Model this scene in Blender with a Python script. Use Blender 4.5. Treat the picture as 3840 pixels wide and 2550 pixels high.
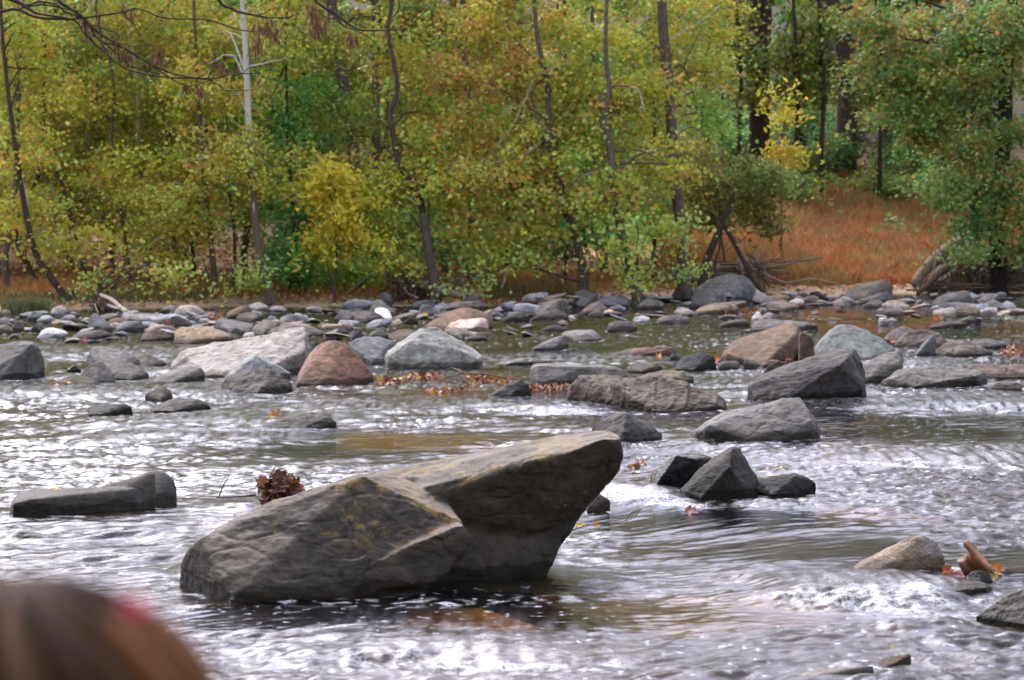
import bpy, bmesh, math, random
import numpy as np
from mathutils import Vector
R_ = math.radians
random.seed(7); rng = np.random.default_rng(11)
for o in list(bpy.data.objects): bpy.data.objects.remove(o)
scene = bpy.context.scene
COL = scene.collection

# ------------------------------------------------------------------ camera, sky, sun, exposure
FPX = 9500.0; CX, CY = 1920.0, 1275.0; CAMZ = 1.8; PITCH = math.atan((CY-808.0)/FPX)
cam_d = bpy.data.cameras.new("camera"); cam = bpy.data.objects.new("camera", cam_d); COL.objects.link(cam)
cam.location = (0, 0, CAMZ); cam.rotation_euler = (R_(90)-PITCH, 0, 0)
cam_d.sensor_width = 36; cam_d.lens = 36*FPX/3840.0; cam_d.clip_start = 0.05; cam_d.clip_end = 1500
cam_d.dof.use_dof = True; cam_d.dof.focus_distance = 17.0; cam_d.dof.aperture_fstop = cam_d.lens/1000/0.017
scene.camera = cam
SUN_EL, SUN_AZ = R_(48), R_(-27)          # azimuth measured from +Y (behind the far wood), negative to the left
world = bpy.data.worlds.new("World"); scene.world = world; world.use_nodes = True
wn = world.node_tree.nodes; wl = world.node_tree.links; wn.clear()
sky = wn.new("ShaderNodeTexSky"); sky.sky_type = 'NISHITA'; sky.sun_disc = False
sky.sun_elevation = SUN_EL; sky.sun_rotation = SUN_AZ; sky.air_density = 1.2; sky.dust_density = 6.0; sky.ozone_density = 1.0
hs = wn.new("ShaderNodeHueSaturation"); hs.inputs['Saturation'].default_value = 0.36
bg = wn.new("ShaderNodeBackground"); bg.inputs['Strength'].default_value = 0.15
wo = wn.new("ShaderNodeOutputWorld")
tint = wn.new("ShaderNodeMix"); tint.data_type = 'RGBA'; tint.blend_type = 'MULTIPLY'; tint.inputs[0].default_value = 1; tint.inputs[7].default_value = (.97, .97, 1.10, 1)
wl.new(sky.outputs[0], hs.inputs['Color']); wl.new(hs.outputs[0], tint.inputs[6]); wl.new(tint.outputs[2], bg.inputs[0]); wl.new(bg.outputs[0], wo.inputs[0])
sd = bpy.data.lights.new("sun", 'SUN'); sd.energy = 0.7; sd.angle = R_(45); sd.color = (1, .97, .93); sd.specular_factor = 0.42
sun = bpy.data.objects.new("sun", sd); COL.objects.link(sun)
sun.rotation_euler = Vector((math.sin(SUN_AZ)*math.cos(SUN_EL), math.cos(SUN_AZ)*math.cos(SUN_EL), math.sin(SUN_EL))).to_track_quat('Z', 'Y').to_euler()
scene.view_settings.view_transform = 'Standard'; scene.view_settings.look = 'None'
scene.view_settings.gamma = 1; scene.view_settings.exposure = 1.62
scene.cycles.max_bounces = 8; scene.cycles.transparent_max_bounces = 12
scene.cycles.caustics_reflective = False; scene.cycles.caustics_refractive = False
scene.cycles.sample_clamp_indirect = 6

# ------------------------------------------------------------------ pixel <-> world (source photo pixels 3840x2550)
_c, _s = math.cos(PITCH), math.sin(PITCH)
def ray(px, py):
    u = (px-CX)/FPX; v = (CY-py)/FPX
    return np.array([u, _c+v*_s, -_s+v*_c])
def P(px, py, Y):
    d = ray(px, py); return np.array([d[0]*Y/d[1], Y, CAMZ+d[2]*Y/d[1]])
def PZ(px, py, z=0.0):
    d = ray(px, py); t = (z-CAMZ)/d[2]; return np.array([d[0]*t, d[1]*t, z])
REG = dict(O=(0,0,1), A=(0,1100,.5506), B=(1200,1050,.5506), C=(2400,1000,.6099), D=(0,1650,.574), E=(2100,1550,.737),
           F=(600,1550,.8048), G=(0,1120,.2965), H=(650,1100,.2965), I=(1300,1080,.1694), J=(3000,850,.3558), K=(2700,1100,.4829),
           L=(1400,1380,.3388), M=(3150,1980,.2922), T=(0,0,.7332), U=(1200,0,.7332), V=(2400,0,.7336), W=(0,0,.72), X=(1900,300,.5102))
def src(reg, p):
    a, b, s = REG[reg]; return (a+p[0]*s, b+p[1]*s)

# ------------------------------------------------------------------ numpy noise
_perm = np.random.default_rng(3).permutation(256).astype(np.int64); _perm = np.concatenate([_perm, _perm, _perm])
_g = np.random.default_rng(5).normal(size=(256, 3)); _g /= np.linalg.norm(_g, axis=1)[:, None]
def perlin(p):
    p = np.asarray(p, float); i = np.floor(p).astype(np.int64); f = p-i; i &= 255
    w = f*f*f*(f*(f*6-15)+10); out = 0
    for a in (0, 1):
        wa = w[:, 0] if a else 1-w[:, 0]
        for b in (0, 1):
            wb = w[:, 1] if b else 1-w[:, 1]
            for c in (0, 1):
                wc = w[:, 2] if c else 1-w[:, 2]
                h = _perm[_perm[_perm[(i[:, 0]+a) & 255]+((i[:, 1]+b) & 255)]+((i[:, 2]+c) & 255)]
                g = _g[h]
                out = out+wa*wb*wc*(g[:, 0]*(f[:, 0]-a)+g[:, 1]*(f[:, 1]-b)+g[:, 2]*(f[:, 2]-c))
    return out*1.6
def fbm(p, o=4, lac=2.1, gain=.5):
    s = 0; a = 1
    for k in range(o):
        s = s+a*perlin(p+k*17.3); p = p*lac; a *= gain
    return s
def sstep(a, b, x):
    t = np.clip((x-a)/(b-a), 0, 1); return t*t*(3-2*t)

# ------------------------------------------------------------------ object helpers
def tag(o, label=None, cat=None, group=None, kind=None):
    if label: o['label'] = label
    if cat: o['category'] = cat
    if group: o['group'] = group
    if kind: o['kind'] = kind
    return o
def empty(name, loc, label, cat, group=None):
    o = bpy.data.objects.new(name, None); COL.objects.link(o); o.location = [float(v) for v in loc]; o.empty_display_size = .2
    return tag(o, label, cat, group)
def mesh_np(name, V, F, mat, smooth=True, col=None, attrs=None):
    """V (n,3); F (m,k) array of equal polygons, or list of such arrays"""
    me = bpy.data.meshes.new(name); V = np.asarray(V, np.float32)
    Fs = F if isinstance(F, list) else [F]
    Fs = [np.asarray(f, np.int32) for f in Fs if len(f)]
    me.vertices.add(len(V)); me.vertices.foreach_set('co', V.ravel())
    nl = sum(f.size for f in Fs); npl = sum(len(f) for f in Fs)
    me.loops.add(nl); me.polygons.add(npl)
    me.loops.foreach_set('vertex_index', np.concatenate([f.ravel() for f in Fs]))
    tot = np.concatenate([np.full(len(f), f.shape[1], np.int32) for f in Fs])
    st = np.concatenate([[0], np.cumsum(tot)[:-1]]).astype(np.int32)
    me.polygons.foreach_set('loop_start', st)
    me.polygons.foreach_set('use_smooth', np.full(npl, bool(smooth)))
    me.update(calc_edges=True)
    if col is not None:
        a = me.color_attributes.new('col', 'FLOAT_COLOR', 'POINT')
        c4 = np.ones((len(V), 4), np.float32); c4[:, :3] = col; a.data.foreach_set('color', c4.ravel())
    for k, v in (attrs or {}).items():
        a = me.attributes.new(k, 'FLOAT', 'POINT'); a.data.foreach_set('value', np.asarray(v, np.float32))
    if mat: me.materials.append(mat)
    return me
def obj(name, me, parent=None, loc=None):
    o = bpy.data.objects.new(name, me); COL.objects.link(o)
    if loc is not None: o.location = [float(v) for v in loc]
    if parent is not None: o.parent = parent
    return o
def spline(pts, n):
    pts = np.asarray(pts, float)
    if len(pts) == 2: return pts[0]+(pts[1]-pts[0])*np.linspace(0, 1, n)[:, None]
    q = np.vstack([2*pts[0]-pts[1], pts, 2*pts[-1]-pts[-2]]); m = len(pts)-1
    t = np.linspace(0, m-1e-6, n); i = t.astype(int); f = (t-i)[:, None]
    a, b, c, d = q[i], q[i+1], q[i+2], q[i+3]
    return .5*((2*b)+(-a+c)*f+(2*a-5*b+4*c-d)*f*f+(-a+3*b-3*c+d)*f**3)
class Tubes:
    def __init__(s): s.V = []; s.F = []; s.n = 0; s.C = []
    def add(s, pts, r0, r1, sides=6, n=None, jit=0.0, col=(1, 1, 1), power=1.0, rough=0.0):
        pts = np.asarray(pts, float); n = n or max(4, 3*len(pts)); c = spline(pts, n)
        if jit:
            t = np.linspace(0, 1, n); ph = rng.uniform(0, 50)
            for k in range(3):
                c[:, k] += jit*perlin(np.stack([t*4+ph, np.full(n, k*7.7), np.full(n, ph)], 1))*np.sin(np.pi*np.clip(t*1.0, 0, 1))
        tg = np.gradient(c, axis=0); tg /= np.linalg.norm(tg, axis=1)[:, None]+1e-9
        up = np.array([.3, .9, .2]) if abs(tg[0][2]) > .8 else np.array([0, 0, 1.])
        a = np.cross(tg, up); a /= np.linalg.norm(a, axis=1)[:, None]+1e-9; b = np.cross(tg, a)
        r = r1+(r0-r1)*(1-np.linspace(0, 1, n))**power
        th = np.linspace(0, 2*np.pi, sides, endpoint=False)
        rr = r[:, None]*np.ones(sides)
        if rough: rr = rr*(1+rough*rng.uniform(-1, 1, rr.shape))
        ring = c[:, None]+rr[..., None]*(np.cos(th)[None, :, None]*a[:, None]+np.sin(th)[None, :, None]*b[:, None])
        V = np.vstack([ring.reshape(-1, 3), c[:1], c[-1:]]); k = s.n
        i = np.arange(n-1)[:, None]*sides; j = np.arange(sides)[None]; j2 = (j+1) % sides
        F = np.stack([i+j, i+sides+j, i+sides+j2, i+j2], -1).reshape(-1, 4)+k
        e = n*sides
        F1 = np.stack([np.full(sides, e), np.arange(sides), (np.arange(sides)+1) % sides, np.full(sides, e)], 1)
        F2 = np.stack([np.full(sides, e+1), (n-1)*sides+(np.arange(sides)+1) % sides, (n-1)*sides+np.arange(sides), np.full(sides, e+1)], 1)
        s.V.append(V); s.F.append(F); s.F.append(None); s.F[-1] = ('t', np.vstack([F1, F2])[:, :3]+k)
        s.n += len(V); s.C.append(np.tile(np.array(col, float), (len(V), 1)))
        return c
    def mesh(s, name, mat):
        q = np.vstack([f for f in s.F if not isinstance(f, tuple)]); t = np.vstack([f[1] for f in s.F if isinstance(f, tuple)])
        return mesh_np(name, np.vstack(s.V), [q, t], mat, True, np.vstack(s.C))

# ------------------------------------------------------------------ materials
class NT:
    def __init__(s, name):
        s.m = bpy.data.materials.new(name); s.m.use_nodes = True; s.t = s.m.node_tree; s.t.nodes.clear()
    def n(s, typ, **kw):
        nd = s.t.nodes.new(typ)
        for k, v in kw.items():
            if k.startswith('i_'):
                key = k[2:].replace('_', ' '); nd.inputs[key].default_value = v
            else: setattr(nd, k, v)
        return nd
    def l(s, a, b): s.t.links.new(a, b)
    def math(s, op, a, b=None, clamp=False):
        nd = s.n('ShaderNodeMath', operation=op, use_clamp=clamp)
        for i, v in enumerate((a, b)):
            if v is None: continue
            if hasattr(v, 'links'): s.l(v, nd.inputs[i])
            else: nd.inputs[i].default_value = v
        return nd.outputs[0]
    def mix(s, f, a, b, mode='MIX'):
        nd = s.n('ShaderNodeMix', data_type='RGBA', blend_type=mode)
        for i, v in ((0, f), (6, a), (7, b)):
            if hasattr(v, 'links'): s.l(v, nd.inputs[i])
            else: nd.inputs[i].default_value = v if i == 0 else tuple(v)+((1,) if len(v) == 3 else ())
        return nd.outputs[2]
    def ramp(s, x, a, b, lo=0., hi=1.):
        nd = s.n('ShaderNodeMapRange', interpolation_type='SMOOTHSTEP'); s.l(x, nd.inputs[0])
        nd.inputs[1].default_value = a; nd.inputs[2].default_value = b; nd.inputs[3].default_value = lo; nd.inputs[4].default_value = hi
        return nd.outputs[0]
    def noise(s, vec, scale, detail=4, rough=.55, dist=0.0):
        nd = s.n('ShaderNodeTexNoise'); nd.inputs['Scale'].default_value = scale; nd.inputs['Detail'].default_value = detail
        nd.inputs['Roughness'].default_value = rough; nd.inputs['Distortion'].default_value = dist
        if vec is not None: s.l(vec, nd.inputs['Vector'])
        return nd.outputs['Fac']
    def pos(s): return s.n('ShaderNodeNewGeometry').outputs['Position']
    def mapv(s, vec, scale, rot=(0, 0, 0)):
        nd = s.n('ShaderNodeMapping'); nd.inputs['Scale'].default_value = scale; nd.inputs['Rotation'].default_value = rot
        s.l(vec, nd.inputs['Vector']); return nd.outputs[0]
    def bump(s, h, strength=.5, dist=.01, normal=None):
        nd = s.n('ShaderNodeBump'); nd.inputs['Strength'].default_value = strength; nd.inputs['Distance'].default_value = dist
        s.l(h, nd.inputs['Height'])
        if normal is not None: s.l(normal, nd.inputs['Normal'])
        return nd.outputs[0]
    def principled(s, base, rough, normal=None, spec=.5):
        p = s.n('ShaderNodeBsdfPrincipled')
        for k, v in (('Base Color', base), ('Roughness', rough)):
            if hasattr(v, 'links'): s.l(v, p.inputs[k])
            else: p.inputs[k].default_value = v if k == 'Roughness' else tuple(v)+(1,)
        p.inputs['Specular IOR Level'].default_value = spec
        if normal is not None: s.l(normal, p.inputs['Normal'])
        o = s.n('ShaderNodeOutputMaterial'); s.l(p.outputs[0], o.inputs[0]); return p

def rock_mat(name, kind):
    t = NT(name); pos = t.pos()
    oi = t.n('ShaderNodeObjectInfo'); off = t.n('ShaderNodeVectorMath', operation='SCALE')
    cmb = t.n('ShaderNodeCombineXYZ'); t.l(oi.outputs['Random'], cmb.inputs[0]); t.l(oi.outputs['Random'], cmb.inputs[1])
    t.l(cmb.outputs[0], off.inputs[0]); off.inputs['Scale'].default_value = 40
    add = t.n('ShaderNodeVectorMath', operation='ADD'); t.l(pos, add.inputs[0]); t.l(off.outputs[0], add.inputs[1]); v = add.outputs[0]
    c1 = t.n('ShaderNodeAttribute', attribute_type='OBJECT', attribute_name='col1').outputs['Color']
    c2 = t.n('ShaderNodeAttribute', attribute_type='OBJECT', attribute_name='col2').outputs['Color']
    big = t.noise(v, 2.6, 5, .6, .6); mid = t.noise(v, 11, 6, .65, .3); fine = t.noise(v, 70, 5, .7); 
    base = t.mix(t.ramp(big, .44, .56), c1, c2)
    stn = t.noise(t.mapv(v, (1, 1, 2.2), (.4, .3, 0)), 5.5, 6, .72, .8); base = t.mix(t.ramp(stn, .50, .62, 0, .55), base, t.mix(1., base, (.5, .46, .42), 'MULTIPLY'))
    base = t.mix(t.ramp(mid, .25, .75, .0, 1.), t.mix(1., base, (.58, .58, .6), 'MULTIPLY'), t.mix(1., base, (1.3, 1.27, 1.22), 'MULTIPLY'))
    if kind == 'granite':
        base = t.mix(t.ramp(fine, .52, .66, 0, .75), base, t.mix(1., base, (.35, .33, .32), 'MULTIPLY'))
        vo = t.n('ShaderNodeTexVoronoi'); vo.inputs['Scale'].default_value = 60; t.l(v, vo.inputs['Vector'])
        base = t.mix(t.ramp(vo.outputs['Distance'], .12, .3, .6, 0), base, t.mix(1., base, (1.5, 1.5, 1.5), 'MULTIPLY'))
    else:
        base = t.mix(t.ramp(fine, .5, .75, 0, .45), base, t.mix(1., base, (.6, .6, .6), 'MULTIPLY'))
        wv = t.n('ShaderNodeVectorMath', operation='ADD'); wnn = t.n('ShaderNodeTexNoise'); wnn.inputs['Scale'].default_value = 3; wnn.inputs['Detail'].default_value = 5; t.l(v, wnn.inputs['Vector'])
        wsc = t.n('ShaderNodeVectorMath', operation='SCALE'); wsc.inputs['Scale'].default_value = .45; t.l(wnn.outputs['Color'], wsc.inputs[0]); t.l(v, wv.inputs[0]); t.l(wsc.outputs[0], wv.inputs[1])
        cr = t.n('ShaderNodeTexVoronoi', feature='DISTANCE_TO_EDGE'); cr.inputs['Scale'].default_value = 2.6; t.l(t.mapv(wv.outputs[0], (.7, 1, 1.9), (.35, .2, .1)), cr.inputs['Vector'])
        crk = t.math('MULTIPLY', t.ramp(cr.outputs['Distance'], .0, .03, .75, 0), t.ramp(big, .45, .55))
        base = t.mix(crk, base, t.mix(1., base, (.3, .28, .26), 'MULTIPLY'))
        # pale veins and scratches
        vn = t.noise(t.mapv(v, (1.5, 3, 6), (.3, .5, .2)), 1.6, 5, .6, 1.5)
        vein = t.ramp(t.math('ABSOLUTE', t.math('SUBTRACT', vn, .5)), .0, .012, .35, 0)
        base = t.mix(vein, base, t.mix(1., base, (1.7, 1.68, 1.6), 'MULTIPLY'))
    if kind == 'lichen':
        geo = t.n('ShaderNodeNewGeometry'); sp = t.n('ShaderNodeSeparateXYZ'); t.l(geo.outputs['Normal'], sp.inputs[0])
        zc = t.n('ShaderNodeSeparateXYZ'); t.l(pos, zc.inputs[0])
        ln = t.noise(v, 4.2, 8, .78, .3)
        m = t.math('MULTIPLY', t.ramp(ln, .50, .60), t.math('MULTIPLY', t.ramp(sp.outputs[2], -.1, .5), t.ramp(zc.outputs[2], .16, .34)))
        base = t.mix(t.math('MULTIPLY', m, .8), base, (.21, .14, .04))
        sp2 = t.n('ShaderNodeTexVoronoi'); sp2.inputs['Scale'].default_value = 16; t.l(v, sp2.inputs['Vector'])
        spn = t.noise(v, 3, 2); spots = t.math('MULTIPLY', t.ramp(sp2.outputs['Distance'], .1, .16, 1, 0), t.ramp(spn, .55, .6))
        base = t.mix(t.math('MULTIPLY', spots, .7), base, (.25, .21, .16))
        tn = t.noise(t.mapv(v, (1, 2, 2)), 2.2, 5, .6)
        top = t.math('MULTIPLY', t.ramp(sp.outputs[2], .72, .93), t.ramp(tn, .38, .6, 0.1, .5))
        base = t.mix(top, base, (.24, .205, .17))
    # wet, water-stained band just above the waterline; also paints the dark of shaded undercuts
    z = t.n('ShaderNodeSeparateXYZ'); t.l(pos, z.inputs[0]); wn_ = t.noise(v, 5, 4)
    wet = t.ramp(t.math('SUBTRACT', z.outputs[2], t.math('MULTIPLY', wn_, .11)), -.005, .02, 1, 0)
    wet = t.math('MULTIPLY', wet, t.n('ShaderNodeAttribute', attribute_type='OBJECT', attribute_name='wet_shade').outputs['Fac'], clamp=True)
    base = t.mix(wet, base, t.mix(1., base, (.32, .30, .27), 'MULTIPLY'))
    rough = t.math('SUBTRACT', t.ramp(mid, .2, .8, .7, .95), t.math('MULTIPLY', wet, .12))
    if kind == 'wet':
        base = t.mix(1., base, (.5, .5, .5), 'MULTIPLY'); rough = t.ramp(mid, .2, .8, .3, .55)
    st = t.noise(t.mapv(v, (3, 3, 18), (.12, .2, 0)), 2.0, 5, .65)
    h = t.math('ADD', t.math('MULTIPLY', mid, 1.0), t.math('ADD', t.math('MULTIPLY', fine, .35), t.math('MULTIPLY', st, .6)))
    nb = t.bump(h, .75, .02 if kind != 'granite' else .026)
    t.principled(base, rough, nb, .18); return t.m
M_SLATE = rock_mat('slate_rock', 'slate'); M_GRAN = rock_mat('granite_rock', 'granite'); M_LICH = rock_mat('lichened_rock', 'lichen'); M_WET = rock_mat('wet_rock', 'wet')

def leaf_mat(name, trans=.35, rough=.5):
    t = NT(name); c = t.n('ShaderNodeAttribute', attribute_name='col').outputs['Color']
    n = t.noise(t.pos(), 30, 2); c = t.mix(t.ramp(n, .3, .7), t.mix(1., c, (.82, .82, .8), 'MULTIPLY'), t.mix(1., c, (1.12, 1.12, 1.1), 'MULTIPLY'))
    d = t.n('ShaderNodeBsdfPrincipled'); t.l(c, d.inputs['Base Color']); d.inputs['Roughness'].default_value = rough; d.inputs['Specular IOR Level'].default_value = .3
    tr = t.n('ShaderNodeBsdfTranslucent'); t.l(c, tr.inputs['Color'])
    mx = t.n('ShaderNodeMixShader'); mx.inputs[0].default_value = trans; t.l(d.outputs[0], mx.inputs[1]); t.l(tr.outputs[0], mx.inputs[2])
    o = t.n('ShaderNodeOutputMaterial'); t.l(mx.outputs[0], o.inputs[0]); return t.m
M_LEAF = leaf_mat('foliage_leaves', .48); M_DEAD = leaf_mat('dead_leaves', .15, .55); M_GRASS = leaf_mat('grass_blades', .3, .6)

def bark_mat():
    t = NT('bark'); c = t.n('ShaderNodeAttribute', attribute_name='col').outputs['Color']; pos = t.pos()
    n1 = t.noise(t.mapv(pos, (1, 1, .22)), 30, 6, .7); n2 = t.noise(pos, 6, 4)
    b = t.mix(t.ramp(n1, .3, .7), t.mix(1., c, (.5, .5, .5), 'MULTIPLY'), t.mix(1., c, (1.3, 1.3, 1.3), 'MULTIPLY'))
    b = t.mix(t.ramp(n2, .55, .65, 0, .35), b, t.mix(1., b, (.6, .55, .45), 'MULTIPLY'))
    t.principled(b, .85, t.bump(n1, .8, .02), .2); return t.m
M_BARK = bark_mat()
def syc_mat():
    t = NT('sycamore_bark'); pos = t.pos(); z = t.n('ShaderNodeSeparateXYZ'); t.l(pos, z.inputs[0])
    n1 = t.noise(t.mapv(pos, (1, 1, .3)), 12, 4, .6, .5); n2 = t.noise(t.mapv(pos, (1, 1, .4)), 40, 5, .7)
    pale = t.mix(n2, (.40, .38, .32), (.66, .64, .57)); brown = t.mix(n2, (.08, .055, .04), (.22, .17, .13))
    k = t.math('ADD', t.ramp(z.outputs[2], .4, 5.2, -.32, .2), n1)
    t.principled(t.mix(t.ramp(k, .42, .54), brown, pale), .8, t.bump(n2, .5, .01), .2); return t.m
M_SYC = syc_mat()
def flat_mat(name, c, rough=.7, var=.3, scale=20):
    t = NT(name); n = t.noise(t.pos(), scale, 5)
    b = t.mix(n, [v*(1-var) for v in c], [v*(1+var) for v in c]); t.principled(b, rough, t.bump(n, .3, .004)); return t.m
# ------------------------------------------------------------------ terrain
def shore(x):
    x = np.asarray(x, float); return 51.0+np.where(x < 0, .30*x, .72*x)+.5*np.sin(x*.9)+.3*np.sin(x*2.3+1)
def shore_near(x):
    x = np.asarray(x, float); return 3.6+np.maximum(0, -x-4.2)*3.2+.25*np.sin(x*1.7)
def ground_z(x, y):
    x = np.asarray(x, float); y = np.asarray(y, float); t = y-shore(x)
    z = np.interp(t, [-40, -14, -5, -1.5, 0, 1.5, 4, 8, 14, 22, 34, 60, 120], [-.55, -.45, -.30, -.14, .0, .12, .22, .38, .6, 1.2, 3.4, 10.5, 24])
    hill = sstep(2.5, 7.5, x)*np.interp(t, [0, 2.5, 6, 14, 22, 34, 60], [0, .0, .32, 1.35, 2.3, 3.2, 3.2])
    z = z+hill
    tn = shore_near(x)-y
    zn = np.interp(tn, [-5, -1.5, 0, 1, 3, 10, 40], [-.5, -.25, .0, .12, .2, .4, 1.5])
    z = np.where(tn > -4, np.maximum(z, zn), z)
    q = np.stack([x*.35, y*.35, 0*x], -1).reshape(-1, 3)
    n = (fbm(q, 4)*.10).reshape(z.shape)
    q2 = np.stack([x*2.2, y*2.2, 0*x+5], -1).reshape(-1, 3)
    return z+n*np.where(np.abs(t) < 3, .35, 1.0)*np.where(z < -.05, .8, 1)+(perlin(q2)*.02).reshape(z.shape)
ys = np.concatenate([np.linspace(-40, 0, 12), np.linspace(1, 20, 90), np.linspace(20.4, 44, 60), np.linspace(44.4, 75, 120), np.linspace(76, 260, 60)])
xs = np.concatenate([np.linspace(-220, -30, 24), np.linspace(-29, 29, 190), np.linspace(30, 220, 24)])
X, Yg = np.meshgrid(xs, ys); Z = ground_z(X, Yg)
def gridF(r, c):
    i = np.arange(r-1)[:, None]*c+np.arange(c-1)[None]; return np.stack([i, i+1, i+c+1, i+c], -1).reshape(-1, 4)
AMB = np.zeros_like(X)
for (px, py, ax, ay, st_) in [(1700, 2290, .85, .5, 1.), (2300, 2310, .6, .35, .8), (2080, 2230, .5, .4, .9), (1100, 2330, .5, .35, .5), (3050, 1600, 2., 1.5, .5), (2900, 1480, 1.5, 1.2, .6), (3000, 1170, 6, 3, .6), (1350, 1460, 1.6, 2, .5), (2300, 1470, 1.5, 1.5, .5), (2750, 1950, .6, .4, .3)]:
    c = PZ(px, py, -.1); AMB = np.maximum(AMB, st_*np.exp(-((X-c[0])/ax)**2-((Yg-c[1])/ay)**2))
Z = np.where(Z < -.1, Z*(1-AMB*.86), Z)
def ground_mat():
    t = NT('riverbed_and_bank'); pos = t.pos(); z = t.n('ShaderNodeSeparateXYZ'); t.l(pos, z.inputs[0])
    sh = t.n('ShaderNodeAttribute', attribute_name='t').outputs['Fac']
    n1 = t.noise(pos, .7, 5, .6); n2 = t.noise(pos, 6, 6, .7); n3 = t.noise(pos, 40, 4, .7)
    vo = t.n('ShaderNodeTexVoronoi'); vo.inputs['Scale'].default_value = 7; t.l(pos, vo.inputs['Vector'])
    hv = t.n('ShaderNodeSeparateColor'); t.l(vo.outputs['Color'], hv.inputs[0])
    bed = t.mix(hv.outputs[0], (.08, .05, .018), (.26, .14, .045)); bed = t.mix(t.ramp(n2, .35, .65, 0, .6), bed, (.10, .075, .03))
    bed = t.mix(t.ramp(n1, .4, .6, 0, .6), bed, (.05, .05, .02))
    amb = t.n('ShaderNodeAttribute', attribute_name='amber').outputs['Fac']; bed = t.mix(t.math('MULTIPLY', amb, 1.25, clamp=True), bed, t.mix(hv.outputs[1], (.36, .18, .04), (.64, .37, .10)))
    sand = t.mix(n3, (.34, .25, .17), (.50, .39, .28)); sand = t.mix(t.ramp(n2, .5, .62, 0, .7), sand, (.20, .12, .07))
    lit = t.mix(n3, (.18, .08, .035), (.42, .20, .08)); lit = t.mix(t.ramp(n2, .45, .7), lit, (.06, .04, .02))
    b = t.mix(t.ramp(t.math('ADD', sh, t.math('MULTIPLY', n1, 3)), 3.6, 5.2), sand, lit)
    b = t.mix(t.ramp(sh, 17, 26), b, t.mix(n2, (.018, .02, .008), (.05, .038, .018)))  # far hillside darkened in its colour for the shade of the wood
    b = t.mix(t.ramp(z.outputs[2], -.02, .03), bed, b)
    t.principled(b, .9, t.bump(t.math('ADD', n2, vo.outputs['Distance']), .6, .05), .2); return t.m
g = obj('ground', mesh_np('ground', np.stack([X, Yg, Z], -1).reshape(-1, 3), gridF(*X.shape), ground_mat(), True,
        attrs=dict(amber=AMB.ravel(), t=np.where(Yg > 20, Yg-shore(X), 9.).ravel())))
tag(g, kind='structure')

# ------------------------------------------------------------------ rocks: traced outlines given real distance, depth and facets
GREY = (.20, .20, .215); DARK = (.10, .10, .105); BLUE = (.30, .335, .365); TAN = (.36, .29, .22); BRN = (.22, .165, .12)
PINK = (.42, .25, .19); WHITE = (.62, .59, .57); WARM = (.27, .24, .215); LBLUE = (.44, .48, .49); RED = (.33, .19, .15)
ROCKS = []; WATER_ROCKS = []
def hull_pts(h, reg):
    """one convex block -> list of 3D points. top: silhouette, base: waterline at the front, ridge: (x,y,dy metres)"""
    gz = h.get('gz', 0.0); base = [PZ(*src(reg, p), gz) for p in h['base']]
    Yb = h.get('Y') or float(np.mean([b[1] for b in base])); xs_ = [src(reg, p)[0] for p in h['top']]
    W = (max(xs_)-min(xs_))/FPX*Yb; D = h.get('depth', .62)*W; k = h.get('k', .45)
    out = []; top = [P(*src(reg, p), Yb+k*D) for p in h['top']]
    out += top
    cx = np.mean([p[0] for p in top])
    for p in top:
        q = p.copy(); q[1] = Yb+D*(.8 if len(top) > 3 else .7); q[0] = cx+(p[0]-cx)*.8; q[2] = gz+(max(p[2], gz)-gz)*h.get('back', .55); out.append(q)
        q = p.copy(); q[2] = gz-.22; q[1] = Yb+k*D; out.append(q)
    for b in base:
        out.append(b); q = b.copy(); q[2] = gz-.25; q[1] += .02*W; out.append(q)
    for r in h.get('ridge', []): out.append(P(*src(reg, r[:2]), Yb+r[2]))
    return out, W, Yb, D
def rock(label, reg, top, base, col=GREY, col2=None, mat=None, ridge=(), smooth=6, rough=1.0, name='rock', cat='rock', group=None, extra=None, res=1.0, wat=True, wet_shade_k=1.0, lift=.014, **kw):
    hs_ = [dict(top=top, base=base, ridge=list(ridge), **kw)]+list(extra or [])
    ROCKS.append(dict(label=label, reg=reg, hulls=hs_, col=col, col2=col2 or tuple(c*.72 for c in col), mat=mat or M_SLATE, smooth=smooth, rough=rough, name=name, cat=cat, group=group, res=res, wat=wat, wet_shade_k=wet_shade_k, lift=lift))

exec_rocks = True
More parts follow.
